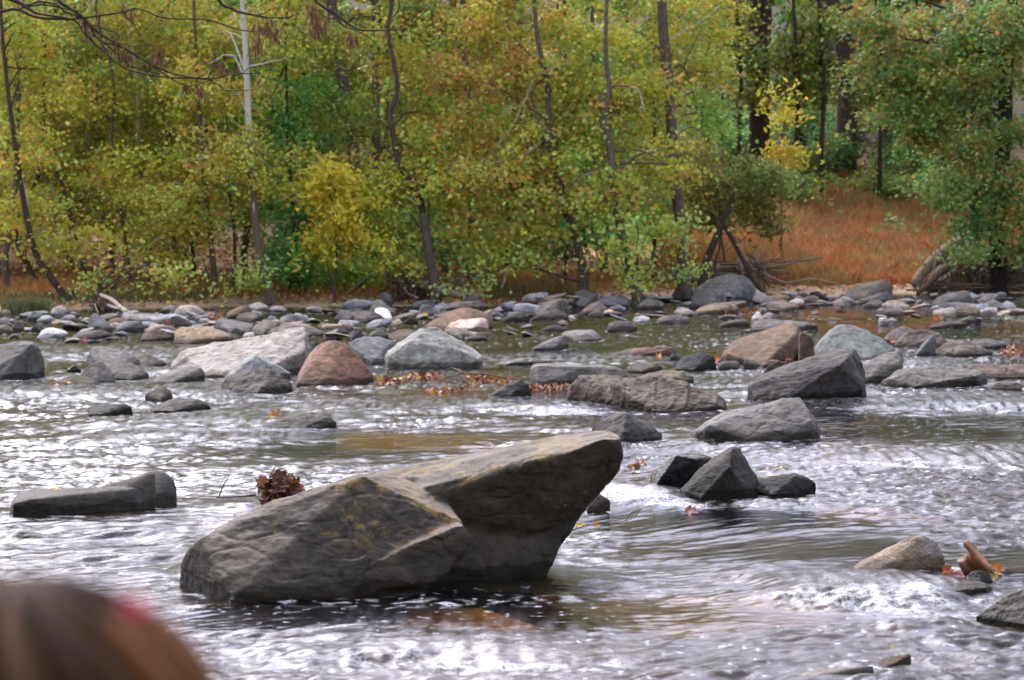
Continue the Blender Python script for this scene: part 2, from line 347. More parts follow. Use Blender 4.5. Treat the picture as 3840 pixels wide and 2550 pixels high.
# ---- foreground
rock('largest boulder in the foreground, long dark slab rising to a lichened overhang at right', 'F',
     [(95,735),(130,660),(190,602),(370,492),(500,432),(690,372),(940,300)], [(110,800),(330,882),(600,868),(850,857),(1100,835)],
     col=(.20,.18,.155), col2=(.14,.13,.12), mat=M_LICH, smooth=5, rough=.36, wet_shade_k=1.3, name='boulder', cat='boulder', res=1.25, depth=.95, k=.42,
     ridge=[(190,602,.12),(235,780,-.02),(330,858,-.03),(850,790,.0),(1300,600,.20),(1420,522,.30),(1080,420,.55),(760,400,.55),(1240,300,.85)],
     extra=[dict(Y=12.1, pts=[(1075,400,.42),(1250,352,.38),(1500,312,.33),(1900,195,.30),(2080,125,.33),(2150,130,.42),(2170,215,.45),(2140,282,.48),(2080,345,.5),
                 (1000,290,.95),(1240,252,1.1),(1500,205,1.15),(1700,152,1.15),(1900,115,1.1),(2080,86,1.0),(2130,98,.9),
                 (1140,450,.36),(1430,590,.42),(1700,600,.48),(1990,410,.55),(1950,485,.6),(2100,320,.9),(1600,560,1.2)], down=False),
            dict(Y=12.1, pts=[(400,480,.5),(500,436,.6),(690,372,.85),(940,297,1.0),(1100,262,1.05),(1240,250,1.12),(800,430,.5),(1150,430,.42),(1250,360,.45),(500,600,.4),(1100,600,.4)], down=True),
            dict(Y=12.1, pts=[(1150,560,.4),(1460,600,.45),(1450,700,.40),(1440,772,.32),(1200,815,.2),(1450,600,1.0),(1200,600,1.0)], down=True),
            dict(Y=12.1, pts=[(1180,440,.45),(1420,540,.40),(1440,600,.40),(1960,480,.62),(1870,560,.6),(1812,622,.58),(1775,690,.52),(1738,735,.46),(1600,752,.40),(1400,770,.30),(1300,560,.9),(1850,560,1.0),(1745,700,1.0),(1715,900,.5),(1400,900,.3),(1500,900,.9)], down=False),
            dict(Y=11.9, pts=[(850,792,.05),(930,745,.07),(1080,665,.12),(1250,590,.17),(1420,522,.24),(1455,600,.26),(1440,640,.26),(1385,725,.24),(1300,800,.14),(1050,832,.09),(850,857,.03),(760,850,.1),(1100,500,.7),(1300,480,.7)], down=False),
            dict(Y=12.2, pts=[(500,470,.5),(1000,400,.9),(1700,640,.5),(1738,735,.45),(1300,800,.3),(600,860,.3),(1300,300,1.1),(1600,500,1.1)], down=True)])
rock('smooth grey bone-shaped rock at left with a rounded knob on its right end', 'D',
     [(65,455),(85,400),(130,348),(200,328),(400,325),(600,322),(800,322),(900,330)], [(70,478),(200,487),(400,478),(700,466),(950,445)],
     col=(.26,.25,.245), col2=(.22,.21,.205), smooth=34, rough=.15, lift=.0, wet_shade_k=.8, depth=.26, k=.5, back=.9, ridge=[(85,430,-.22),(200,400,-.2),(400,395,-.12),(650,390,-.02),(880,385,.08)],
     extra=[dict(top=[(820,330),(870,285),(920,240),(975,216),(1035,210),(1090,226),(1135,268),(1155,335)], base=[(860,440),(950,448),(1060,425),(1148,385)], depth=.55, k=.45, back=.9),
            dict(top=[(620,323),(800,316),(880,280),(930,240),(985,222),(1020,230)], base=[(660,466),(800,460),(960,446)], depth=.42, k=.5, back=.9, ridge=[(700,395,-.03),(900,390,.02)])])
rock('low dark stone nearly under water left of the largest boulder', 'D', [(80,610),(130,577),(180,582),(260,600),(340,618)], [(90,618),(200,622),(330,625)], col=DARK, mat=M_WET, smooth=14, lift=-.012)
rock('black wet rock beside the small cascade right of the largest boulder', 'E', [(458,360),(470,310),(530,255),(580,216),(660,207),(750,220),(790,245),(800,330)], [(480,388),(600,385),(740,380)],
     col=(.09,.09,.10), mat=M_WET, smooth=5, ridge=[(590,225,.0),(700,245,.0),(520,330,-.05)])
rock('sharp-peaked dark rock with a wet shining left face beside the cascade', 'E', [(612,400),(700,300),(790,242),(845,192),(880,178),(915,190),(940,262),(985,320),(1012,350)], [(640,425),(720,440),(880,428),(990,412)],
     col=(.16,.15,.145), col2=(.08,.08,.08), mat=M_SLATE, smooth=4, ridge=[(875,190,.02),(865,280,-.10),(940,395,-.06),(700,350,-.02),(640,410,-.05)], depth=.7)
rock('flat broken dark rock with leaves caught on it, right of the peaked rock', 'E', [(990,385),(1000,350),(1060,335),(1130,320),(1200,312),(1262,336),(1300,362)], [(1010,412),(1080,424),(1200,420),(1285,396)], col=DARK, smooth=4, ridge=[(1050,380,-.02),(1200,330,0)], depth=.55)
rock('small grey stone half hidden under the right end of the largest boulder', 'E', [(130,480),(160,430),(200,418),(255,455)], [(138,496),(200,488),(255,468)], col=WARM, smooth=6)
rock('pale speckled rock with a tan streak, left of the big curled leaf', 'E', [(1488,800),(1520,775),(1600,748),(1680,700),(1770,642),(1850,632),(1920,668),(1957,742)], [(1500,812),(1620,812),(1760,800),(1900,792),(1960,775)],
     col=(.47,.445,.43), col2=(.48,.40,.30), wet_shade_k=.7, mat=M_GRAN, smooth=9, rough=.7, depth=.55, ridge=[(1750,770,-.02)])
rock('dark-fronted low rock at the lip of the lower right cascade', 'E', [(1850,925),(1900,888),(1960,862),(2080,846),(2150,855),(2200,880)], [(1850,962),(1960,955),(2080,925),(2195,898)], col=(.22,.21,.19), col2=DARK, smooth=6, lift=-.005, ridge=[(1880,915,-.1),(2000,895,-.1),(2170,880,-.05)], depth=.5)
rock('brown wet rock cut by the right edge of the picture', 'E', [(2115,1048),(2200,1000),(2290,935),(2361,913),(2480,880),(2600,900)], [(2130,1062),(2250,1078),(2361,1092),(2600,1100)], col=(.17,.14,.11), col2=DARK, mat=M_WET, smooth=5)
rock('small black rounded stone under the big curled leaf', 'E', [(2060,838),(2090,800),(2140,788),(2185,805),(2205,845)], [(2070,850),(2140,856),(2200,850)], col=(.10,.11,.11), mat=M_WET, smooth=10, lift=-.006)
rock('long pale slab just breaking the surface near the bottom edge', 'E', [(1170,1312),(1280,1282),(1400,1268),(1550,1258),(1600,1250)], [(1200,1330),(1400,1318),(1590,1300)], col=(.50,.48,.48), col2=(.38,.34,.31), smooth=20, rough=.5, depth=.15, wet_shade_k=.3, lift=-.022)
rock('brown low rock tip at the end of the long pale slab', 'E', [(1585,1262),(1640,1225),(1700,1212),(1785,1203)], [(1600,1300),(1700,1278),(1780,1222)], col=(.24,.16,.10), smooth=14, depth=.3, lift=-.018, wet_shade_k=.5)
rock('flat pale stone at the right edge behind the big curled leaf', 'E', [(2215,785),(2260,770),(2361,765),(2460,770)], [(2220,800),(2400,800)], col=(.4,.37,.34), smooth=12, lift=-.01, depth=.3)
# ---- middle right
rock('grey pyramid rock just behind the high end of the largest boulder', 'O', [(2218,1612),(2246,1587),(2307,1554),(2345,1549),(2373,1557),(2439,1600),(2482,1634)], [(2225,1640),(2330,1656),(2400,1652),(2475,1642)], col=(.23,.22,.225), smooth=4, ridge=[(2350,1556,.0),(2380,1600,-.05),(2400,1650,-.1)], depth=.7)
rock('wide grey rock with pale scratches and a bluish top, in mid stream at right', 'C', [(320,1035),(400,962),(520,897),(700,868),(880,826),(980,815),(1010,868),(1062,940),(1097,990),(1105,1035)], [(325,1047),(450,1060),(660,1074),(900,1070),(1095,1052)],
     col=(.27,.26,.255), col2=(.33,.335,.345), smooth=6, rough=.8, depth=.6, ridge=[(420,985,-.05),(650,1040,-.08),(860,960,-.02),(1060,950,.0)], name='boulder', cat='boulder')
rock('big dark angular boulder in mid stream at right with a black shaded front', 'C', [(668,735),(700,700),(760,672),(900,610),(1100,545),(1270,508),(1320,518),(1362,585),(1382,640),(1378,720)], [(672,800),(700,818),(900,824),(1180,806),(1350,798)],
     col=(.20,.19,.195), col2=(.13,.125,.13), smooth=4, rough=.9, name='boulder', cat='boulder', depth=.6, k=.55, ridge=[(672,735,-.02),(780,690,-.05),(1050,655,-.1),(1230,610,-.12),(1260,720,-.08),(1280,560,.05),(1370,760,0)])
rock('rounded grey rock peeking out behind the left shoulder of the dark angular boulder', 'C', [(735,690),(790,612),(850,585),(930,598),(960,640)], [(740,730),(900,730)], col=WARM, smooth=9, Y=25.5)
rock('large brown boulder with a pinkish domed top at right', 'C', [(498,565),(515,520),(560,475),(620,442),(720,408),(820,385),(900,352),(942,347),(978,362),(1003,420),(1035,480),(1040,520)], [(505,580),(620,600),(750,612),(950,598),(1015,565)],
     col=(.33,.235,.165), col2=(.21,.155,.10), smooth=12, rough=.6, name='boulder', cat='boulder', depth=.55, ridge=[(540,540,-.12),(960,420,-.05),(980,520,-.05)])
rock('pinkish rock leaning against the right side of the brown domed boulder', 'C', [(980,420),(1010,405),(1050,435),(1068,475),(1055,525)], [(990,550),(1055,545)], col=(.33,.24,.20), smooth=9, Y=27.8)
rock('blue-green wedge boulder with a pale sloping top at right', 'C', [(1025,550),(1090,490),(1160,402),(1218,362),(1312,365),(1380,390),(1440,420),(1510,460),(1566,510)], [(1040,562),(1200,562),(1300,590),(1400,594),(1550,545)],
     col=(.33,.375,.37), col2=(.27,.31,.315), smooth=4, rough=.6, name='boulder', cat='boulder', depth=.6, ridge=[(1222,372,-.0),(1238,470,-.25),(1280,545,-.3),(1480,540,-.1)])
rock('flat grey slab between the dark angular boulder and the long low slab', 'C', [(1378,600),(1440,570),(1520,535),(1600,520),(1617,560),(1618,600),(1600,650)], [(1385,715),(1470,712),(1560,690)], col=(.33,.325,.32), col2=(.24,.235,.23), smooth=5, ridge=[(1385,612,-.05),(1500,605,-.1),(1600,600,-.08)])
rock('long low grey slab at right with a scooped front edge', 'C', [(1478,712),(1530,685),(1600,635),(1680,622),(1850,618),(2060,638),(2112,655),(2133,700)], [(1500,728),(1700,744),(1900,728),(2130,714)], col=(.29,.275,.265), col2=(.22,.21,.205), smooth=7, depth=.42, ridge=[(1530,700,-.03),(1650,665,-.08),(2080,670,-.05)])
rock('bluish slab standing on edge between the brown twin rocks and the tan ledge', 'C', [(1688,552),(1740,472),(1800,425),(1820,450),(1812,520)], [(1690,560),(1800,548)], col=(.28,.30,.32), smooth=4, depth=.35)
rock('brownish hump of the twin rocks at right, the pointed left one', 'C', [(1490,450),(1540,400),(1630,366),(1680,390),(1720,430)], [(1500,470),(1600,482),(1700,482)], col=(.27,.235,.22), smooth=8)
rock('brownish hump of the twin rocks at right, the broad right one', 'C', [(1565,478),(1640,405),(1750,388),(1830,408),(1892,470)], [(1570,490),(1700,494),(1880,494)], col=(.25,.21,.195), smooth=8)
rock('tan ledge with a black undercut behind the long low slab', 'C', [(1810,528),(1840,500),(1900,462),(2000,455),(2080,495),(2165,530)], [(1815,542),(1950,548),(2100,545)], col=(.38,.33,.29), smooth=7, depth=.5)
rock('low grey stone in riffles below the flat pinkish rock at the right edge', 'C', [(2138,745),(2200,715),(2300,712),(2350,728)], [(2150,760),(2345,762)], col=(.33,.31,.30), smooth=7)
rock('flat pinkish rock at the right edge topped by red leaves', 'C', [(2000,630),(2060,608),(2140,604),(2361,612),(2500,620)], [(2120,690),(2300,682),(2500,690)], col=(.36,.29,.265), smooth=10, rough=.6, depth=.3, back=.9)
rock('flat grey rock just behind the brown domed boulder', 'C', [(678,385),(700,342),(760,325),(850,330),(950,336),(1060,352),(1092,368)], [(685,394),(850,394),(1085,382)], col=(.30,.28,.29), smooth=7, depth=.5)
rock('low brown hump in the water left of the flat grey rock, behind the domed boulder', 'C', [(490,360),(560,333),(640,325),(677,345)], [(495,366),(670,360)], col=WARM, smooth=8)
rock('jagged dark rock with leaves at its right, below the brown domed boulder', 'C', [(208,630),(240,575),(300,545),(360,533),(420,538),(455,560),(472,612)], [(215,638),(330,642),(465,628)], col=(.12,.125,.14), smooth=3)
rock('flat blue stone at the foot of the brown domed boulder, the left one', 'C', [(478,605),(520,584),(598,584),(614,604)], [(485,626),(605,626)], col=(.36,.39,.40), smooth=12, rough=.3)
rock('blue rounded stone at the foot of the brown domed boulder, the right one', 'C', [(636,590),(650,570),(695,574),(724,602)], [(650,622),(718,624)], col=(.36,.39,.41), smooth=12, rough=.3)
rock('tan pebble mound under the front of the brown domed boulder', 'C', [(748,606),(800,578),(850,580),(875,605)], [(755,616),(870,616)], col=(.4,.31,.25), smooth=10)
rock('orange-pink pebble under the front of the brown domed boulder', 'C', [(888,588),(900,568),(930,567),(958,598)], [(895,608),(955,608)], col=(.55,.27,.19), smooth=12)
rock('pale pebble squeezed between the brown domed boulder and the blue-green wedge', 'C', [(1003,560),(1010,525),(1040,522),(1048,545)], [(1005,568),(1045,560)], col=(.5,.45,.36), smooth=12)
rock('red-brown flat rock in the riffle left of the brown domed boulder', 'C', [(-190,545),(-80,518),(60,505),(140,494),(200,502),(217,530)], [(-150,552),(0,552),(205,550)], col=(.36,.22,.17), col2=(.28,.23,.2), smooth=8, depth=.35)
rock('small grey stone touching the right end of the red-brown flat rock', 'C', [(172,572),(205,536),(235,545),(252,572)], [(180,580),(248,580)], col=BLUE, smooth=8)
rock('oval brown stone above the tan flat stone in mid stream', 'B', [(2083,610),(2120,583),(2200,567),(2300,569),(2340,600)], [(2095,624),(2200,630),(2335,622)], col=(.28,.245,.20), col2=(.2,.17,.15), smooth=12, rough=.5)
rock('tan flat stone behind the long rough brown rock', 'O', [(2385,1422),(2440,1400),(2510,1391),(2565,1396),(2602,1420)], [(2400,1432),(2500,1434),(2598,1430)], col=TAN, smooth=9)
rock('long rough brown rock with scalloped waterline in mid stream', 'O', [(2130,1480),(2142,1440),(2165,1412),(2185,1408),(2260,1414),(2330,1420),(2380,1428)], [(2133,1490),(2220,1502),(2301,1514),(2400,1534),(2440,1540)],
     col=(.29,.255,.215), col2=(.22,.19,.165), mat=M_GRAN, smooth=8, depth=.5, name='boulder', cat='boulder',
     extra=[dict(top=[(2290,1440),(2380,1424),(2450,1420),(2522,1427),(2583,1452),(2650,1473),(2705,1492),(2722,1520)], base=[(2300,1520),(2400,1536),(2450,1543),(2560,1541),(2717,1532)], depth=.55)])
rock('blocky blue-grey slab behind the floating leaf drift in mid stream', 'B', [(1432,650),(1436,600),(1455,580),(1500,573),(1700,580),(1900,590),(2000,595),(2080,622),(2105,650)], [(1440,700),(1482,727),(1600,720),(1800,716),(2000,716)],
     col=(.27,.275,.29), col2=(.33,.32,.30), smooth=4, rough=.5, depth=.38, k=.55, ridge=[(1437,612,-.02),(1480,590,-.06),(1800,600,-.05)])
rock('small craggy dark rock at the right end of the leaf drift', 'B', [(1150,796),(1200,765),(1250,728),(1310,700),(1370,686),(1420,720),(1442,778)], [(1165,800),(1300,800),(1438,788)], col=(.16,.155,.155), smooth=3, rough=1.3)
# ---- middle centre and left
rock('big pale blue-white boulder, domed, in the middle of the river', 'B', [(440,530),(455,490),(520,440),(610,375),(680,335),(750,321),(800,328),(870,370),(960,420),(1060,482),(1108,522)], [(470,572),(560,602),(700,604),(900,602),(1070,588)],
     col=(.45,.48,.475), col2=(.38,.40,.39), smooth=8, rough=.7, name='boulder', cat='boulder', depth=.55, k=.4, ridge=[(470,525,-.08),(600,430,-.1),(900,470,-.12),(1085,548,-.03)])
rock('rounded orange-pink granite boulder left of the pale domed boulder', 'O', [(1106,1438),(1125,1395),(1160,1330),(1190,1296),(1230,1280),(1262,1279),(1300,1292),(1345,1335),(1380,1385),(1403,1412)], [(1110,1447),(1200,1446),(1310,1440),(1400,1426)],
     col=(.47,.285,.205), col2=(.34,.22,.165), mat=M_GRAN, smooth=14, rough=.6, name='boulder', cat='boulder', depth=.8)
rock('flat cracked blue rock between the pink granite and the pale domed boulder', 'B', [(188,440),(245,402),(300,388),(400,390),(500,420),(540,470)], [(300,545),(350,572),(460,562),(540,560)], col=(.36,.39,.43), smooth=5, rough=.5, depth=.5, back=.8)
rock('small upright dark rock behind the blue cracked rock', 'B', [(203,415),(215,360),(243,332),(280,345),(297,392)], [(205,425),(295,415)], col=(.15,.145,.14), smooth=6)
rock('dark pointed rock in the gap left of the pink granite boulder', 'A', [(2108,395),(2128,348),(2160,334),(2180,350)], [(2110,415),(2180,410)], col=DARK, smooth=6)
rock('brown low rock just behind the pale domed boulder, at its upper left', 'B', [(430,396),(520,350),(600,340),(690,352)], [(445,402),(560,412),(690,385)], col=BRN, smooth=8)
rock('grey mound half sunk behind the blue cracked rock', 'B', [(320,400),(350,360),(400,340),(440,352),(470,390)], [(330,410),(460,408)], col=WARM, smooth=8)
rock('large low rust-pink boulder behind the pale domed boulder', 'B', [(690,330),(770,290),(850,225),(950,195),(1020,191),(1100,215),(1170,250),(1187,292)], [(700,335),(840,340),(1000,342),(1182,332)], col=(.36,.235,.18), col2=(.27,.2,.15), smooth=12, rough=.5, name='boulder', cat='boulder', depth=.5)
rock('white and pink quartz rock lying against the rust-pink boulder', 'B', [(848,338),(900,290),(960,275),(1060,270),(1110,259),(1146,275),(1152,312)], [(860,348),(1000,352),(1150,340)], col=(.68,.56,.48), col2=(.56,.40,.32), mat=M_GRAN, smooth=8, depth=.4)
rock('grey egg-shaped stone in front of the white and pink quartz rock', 'B', [(840,352),(880,330),(930,322),(987,362)], [(860,385),(970,404)], col=WARM, smooth=12, rough=.5)
rock('low flat stone in the riffle right of the pale domed boulder', 'B', [(1000,398),(1050,388),(1140,395)], [(1005,408),(1135,406)], col=DARK, smooth=6)
rock('grey wedge rock pointing left in mid stream, centre', 'B', [(1448,471),(1530,425),(1620,390),(1670,381),(1692,440)], [(1460,476),(1600,474),(1690,460)], col=(.24,.235,.235), smooth=5)
rock('flat grey rock behind the wedge rock in mid stream', 'B', [(1640,378),(1670,355),(1740,345),(1860,346),(1925,395)], [(1650,388),(1740,418),(1920,408)], col=(.28,.28,.285), smooth=6)
rock('low dark rock upstream of the flat grey one, centre', 'B', [(1503,342),(1560,316),(1620,309),(1695,332)], [(1515,347),(1690,345)], col=GREY, smooth=6)
rock('grey block sloping right, in riffles right of centre', 'B', [(1950,340),(1975,295),(2030,280),(2120,290),(2162,322)], [(1958,346),(2150,344)], col=(.29,.27,.265), smooth=6)
rock('barely exposed flat rock in riffles above the blocky slab', 'B', [(1245,575),(1300,552),(1380,540),(1470,545),(1560,560)], [(1260,580),(1550,575)], col=(.28,.28,.29), mat=M_WET, smooth=8, depth=.4)
rock('long white speckled slab with a black undercut, left of the pink granite boulder', 'A', [(1150,532),(1180,468),(1230,400),(1400,360),(1650,320),(1850,280),(2000,250),(2062,242),(2085,290),(2112,372),(2100,430)], [(1155,538),(1290,548),(1420,572),(1700,572),(1960,530),(2085,470)],
     col=(.52,.495,.485), col2=(.43,.41,.39), mat=M_GRAN, smooth=4, rough=.7, name='boulder', cat='boulder', depth=.42, k=.6, ridge=[(1245,410,.1),(1290,500,-.25),(1390,536,-.42),(1640,500,-.45),(1880,455,-.35),(2075,400,-.12),(2080,300,.25)])
rock('smooth grey bullet-shaped rock in front of the white slab', 'A', [(1038,605),(1070,575),(1200,520),(1300,502),(1370,515),(1394,548)], [(1042,616),(1180,616),(1300,604),(1390,575)], col=(.33,.325,.315), col2=(.26,.25,.24), smooth=12, rough=.5)
rock('blue ridge-backed rock in front of the white slab', 'A', [(1525,588),(1590,510),(1680,440),(1730,424),(1800,450),(1900,510),(1980,550)], [(1540,600),(1700,600),(1970,566)], col=(.40,.44,.47), col2=(.31,.33,.34), smooth=6, ridge=[(1730,432,0),(1620,520,-.1)])
rock('craggy brown-grey rock in front of the blue ridge-backed rock', 'A', [(1503,655),(1515,605),(1560,570),(1620,545),(1770,535),(1855,525),(1930,560),(1988,610),(2000,652)], [(1508,672),(1600,684),(1750,688),(1880,678),(1990,665)], col=(.26,.24,.22), col2=(.19,.18,.17), smooth=5, rough=1.5)
rock('low stone poking from riffles below the bullet-shaped rock', 'A', [(985,700),(1060,652),(1120,642),(1160,670),(1178,706)], [(1010,730),(1100,738),(1175,724)], col=(.25,.23,.21), smooth=6)
rock('dark split rock in the rapids at left, nearest the left edge', 'A', [(598,800),(612,775),(660,765),(760,766),(850,756),(905,786)], [(600,836),(700,834),(850,812)], col=(.17,.17,.17), smooth=4)
rock('low dark rock with a humped middle right of the split rock in the rapids', 'A', [(1020,802),(1110,772),(1170,732),(1240,722),(1370,728),(1435,772)], [(1050,812),(1180,812),(1300,800),(1432,784)], col=(.21,.20,.19), smooth=5)
rock('low peaked rock with a leaf behind it above the largest boulder', 'A', [(1735,928),(1860,885),(1960,850),(2050,824),(2130,850),(2230,850),(2285,888)], [(1760,936),(1880,926),(2030,938),(2150,930),(2283,900)], col=(.20,.19,.18), smooth=4, depth=.5)
rock('blue-grey boulder cut by the left edge, back part with a split tan corner', 'A', [(-160,420),(-60,365),(0,352),(90,336),(180,328),(235,335),(265,365),(298,450),(306,492)], [(-160,590),(0,592),(190,570),(300,548)], col=(.27,.285,.30), col2=(.19,.19,.19), smooth=4, rough=.7, name='boulder', cat='boulder', depth=.5, ridge=[(215,350,-.05),(205,500,-.1)],
     extra=[dict(top=[(-160,520),(0,485),(70,440),(155,402),(195,480),(205,540)], base=[(-160,596),(0,597),(195,577)], depth=.3)])
rock('mottled olive-blue rock at the back of the left rock cluster', 'A', [(583,480),(600,410),(640,376),(690,363),(760,378),(850,395),(920,425),(955,462)], [(600,520),(750,545),(940,520)], col=(.28,.275,.25), col2=(.33,.33,.33), smooth=6, rough=.8)
rock('dark grey triangular rock at the front of the left rock cluster', 'A', [(535,570),(600,502),(670,462),(722,490),(762,560),(785,598)], [(555,585),(660,610),(780,606)], col=(.20,.195,.20), smooth=6)
rock('sloping grey rock at the lower right of the left rock cluster', 'A', [(735,500),(800,485),(900,480),(960,510),(1012,555)], [(780,588),(900,592),(1012,568)], col=(.27,.255,.24), smooth=5)
rock('brownish rock at the right end of the left rock cluster', 'A', [(905,472),(950,425),(990,414),(1060,440),(1127,482)], [(930,512),(1000,514),(1125,492)], col=WARM, smooth=6)
rock('mossy low rock with brown leaves on its left end', 'A', [(335,645),(400,600),(480,563),(560,566),(640,592),(692,632)], [(345,656),(450,652),(600,652),(690,638)], col=(.23,.215,.15), col2=(.22,.21,.2), smooth=7)
rock('small black rock in white water left of the rock cluster', 'A', [(455,522),(510,490),(552,520)], [(460,534),(548,534)], col=DARK, mat=M_WET, smooth=5)
rock('small grey stone below the mossy low rock', 'A', [(450,660),(480,640),(555,662)], [(455,670),(550,668)], col=GREY, smooth=8)
# ---- far side of the channel, left
rock('loaf-shaped rock with an orange-tan top and black base, left of the white slab', 'A', [(1186,330),(1193,262),(1240,235),(1340,221),(1420,225),(1500,260),(1570,280),(1587,302)], [(1190,345),(1300,345),(1450,338),(1582,328)], col=(.40,.30,.20), col2=(.30,.25,.20), smooth=9, rough=.8, name='boulder', cat='boulder', depth=.5, ridge=[(1200,280,-.05),(1400,285,-.08),(1550,295,-.05)])
rock('dark rock just left of the loaf-shaped rock', 'A', [(958,318),(980,275),(1040,254),(1110,270),(1182,302)], [(960,324),(1050,324),(1180,318)], col=BRN, smooth=6)
rock('long low dark slab in the far channel at left', 'A', [(483,308),(530,275),(600,258),(700,258),(757,286)], [(490,315),(650,309),(755,298)], col=(.20,.185,.165), smooth=6)
rock('tiny black stone with a leaf in the white water at far left', 'A', [(590,332),(620,316),(680,330)], [(595,340),(678,338)], col=DARK, smooth=7)
rock('blue-grey pyramid rock on the far gravel bar at left', 'A', [(600,225),(604,170),(640,135),(690,165),(745,205),(765,240)], [(605,255),(700,258),(765,252)], col=(.30,.315,.34), smooth=5)
rock('square grey rock right of the pyramid rock on the far bar', 'A', [(783,250),(800,215),(870,192),(960,192),(988,222)], [(790,268),(985,264)], col=(.31,.315,.33), smooth=5)
rock('long pale blue slab lying on the far bar at left', 'A', [(818,165),(850,146),(1000,138),(1100,142),(1172,168)], [(830,188),(980,200),(1165,204)], col=(.42,.44,.47), smooth=6, depth=.45, rough=.5)
rock('tan lumpy rock between pyramid rock and pale blue slab', 'A', [(728,200),(780,170),(860,170),(885,205)], [(740,236),(875,238)], col=TAN, smooth=8)
rock('dark rock with dry weed beside it left of the loaf-shaped rock', 'A', [(1138,195),(1170,160),(1210,157),(1290,190),(1308,208)], [(1150,238),(1300,238)], col=(.17,.17,.18), smooth=5)
rock('smooth slate-blue sloping rock behind the loaf-shaped rock', 'A', [(1453,235),(1470,190),(1500,175),(1600,185),(1720,210),(1737,235)], [(1460,252),(1560,268),(1700,268)], col=(.28,.28,.295), smooth=7, rough=.5)
rock('brown slanted rock overhanging its neighbour on the far bar', 'A', [(1523,170),(1560,125),(1640,88),(1690,87),(1712,112),(1690,140)], [(1535,178),(1620,172),(1680,160)], col=(.30,.22,.17), smooth=7)
rock('rounded grey rock below the brown slanted rock', 'A', [(1603,168),(1650,135),(1750,130),(1793,152)], [(1620,188),(1720,192),(1788,182)], col=WARM, smooth=10, rough=.5)
rock('olive-grey leaning rock above the middle of the white slab', 'A', [(1708,262),(1740,215),(1800,180),(1850,190),(1892,222)], [(1720,276),(1790,284),(1880,256)], col=(.26,.245,.21), smooth=9)
rock('blue domed rock on the far bar above the right end of the white slab', 'A', [(1888,212),(1920,160),(1980,138),(2030,150),(2067,192)], [(1900,222),(2060,220)], col=(.33,.36,.37), smooth=9, rough=.5)
rock('long tan-grey whaleback rock directly behind the white slab', 'A', [(1818,274),(1870,235),(1990,214),(2110,225),(2217,272)], [(1830,286),(2000,290),(2213,285)], col=(.28,.255,.225), smooth=9)
rock('small pale rock behind the upper edge of the white slab', 'A', [(1563,268),(1600,235),(1650,230),(1682,262)], [(1570,276),(1680,278)], col=(.33,.325,.32), smooth=9)
rock('dark low rock with a pale stick across it behind the white slab', 'A', [(2198,266),(2230,240),(2320,238),(2375,262)], [(2210,275),(2370,275)], col=DARK, smooth=7)
rock('grey rock of the far bar cut by the left edge, upper one', 'A', [(-60,230),(-20,180),(40,175),(85,215)], [(-60,248),(80,248)], col=(.31,.31,.32), smooth=8)
rock('brown block of the far bar near the left edge', 'A', [(78,238),(110,186),(150,200),(167,240)], [(80,264),(163,264)], col=(.25,.215,.2), smooth=6)
rock('tan rounded rock of the far bar cut by the left edge, lower one', 'A', [(-60,262),(0,220),(50,218),(95,255)], [(-60,275),(92,273)], col=(.36,.30,.235), smooth=10)
rock('small dark rock in white water right of the brown block at the far left', 'A', [(204,256),(235,222),(265,236),(277,260)], [(205,266),(275,266)], col=(.18,.17,.17), smooth=7)
rock('blue-grey rock beside the green grass tuft at the far left bank', 'A', [(188,155),(230,120),(270,128),(292,152)], [(190,162),(290,162)], col=(.27,.29,.32), smooth=6, gz=.08, wat=False)
# ---- far bar, centre
rock('grey lichen-streaked peaked rock behind the white rag', 'B', [(328,225),(350,165),(385,132),(420,138),(470,180),(515,225)], [(335,248),(430,255),(513,250)], col=(.30,.30,.29), smooth=6)
rock('low smooth grey rock with the white rag draped over its right end', 'B', [(150,265),(180,222),(250,214),(350,215),(400,232),(440,262)], [(160,288),(300,290),(440,282)], col=(.26,.235,.225), smooth=10, rough=.4)
rock('grey rock left of the rag rock on the far bar', 'B', [(95,268),(125,228),(190,216),(235,240)], [(100,286),(200,290)], col=(.28,.275,.275), smooth=8)
rock('dark rock on the sand behind the lichen-streaked peak', 'B', [(383,125),(410,90),(440,80),(482,95),(493,128)], [(390,140),(490,148)], col=(.16,.165,.18), smooth=6, gz=.15, wat=False)
rock('flat dark slab on the sandy bar near the root bank', 'B', [(618,168),(650,142),(740,134),(792,156)], [(640,180),(785,178)], col=(.19,.19,.21), smooth=5, gz=.08, wat=False)
rock('pale grey pointed rock left of the rust-pink boulder', 'B', [(650,240),(700,165),(750,175),(805,218)], [(660,250),(800,248)], col=(.33,.33,.33), smooth=7)
rock('pale elongated slab in front of the pointed rock', 'B', [(458,280),(500,256),(600,228),(650,222),(655,238)], [(470,288),(600,270),(650,250)], col=(.36,.335,.31), smooth=9)
rock('small red-brown stone by the water left of the rust-pink boulder', 'B', [(565,290),(620,255),(660,272),(668,288)], [(570,297),(665,296)], col=(.2,.13,.11), smooth=8)
rock('small round peach-coloured stone left of the rust-pink boulder', 'B', [(766,252),(785,233),(825,238),(833,262)], [(770,272),(830,272)], col=(.58,.38,.28), smooth=12)
rock('long flat brown slab on the bar behind the rust-pink boulder', 'B', [(800,200),(920,152),(1080,148),(1142,180)], [(820,205),(950,200),(1135,194)], col=(.33,.29,.25), smooth=6, gz=.03)
rock('dark wedge on the bar behind the long flat brown slab', 'B', [(945,145),(1000,95),(1040,100),(1105,138)], [(955,152),(1100,150)], col=(.19,.19,.2), smooth=5, gz=.1, wat=False)
rock('flat blue slab at centre right of the far bar', 'B', [(1318,205),(1370,176),(1500,171),(1565,188)], [(1340,225),(1555,220)], col=(.28,.30,.345), smooth=6)
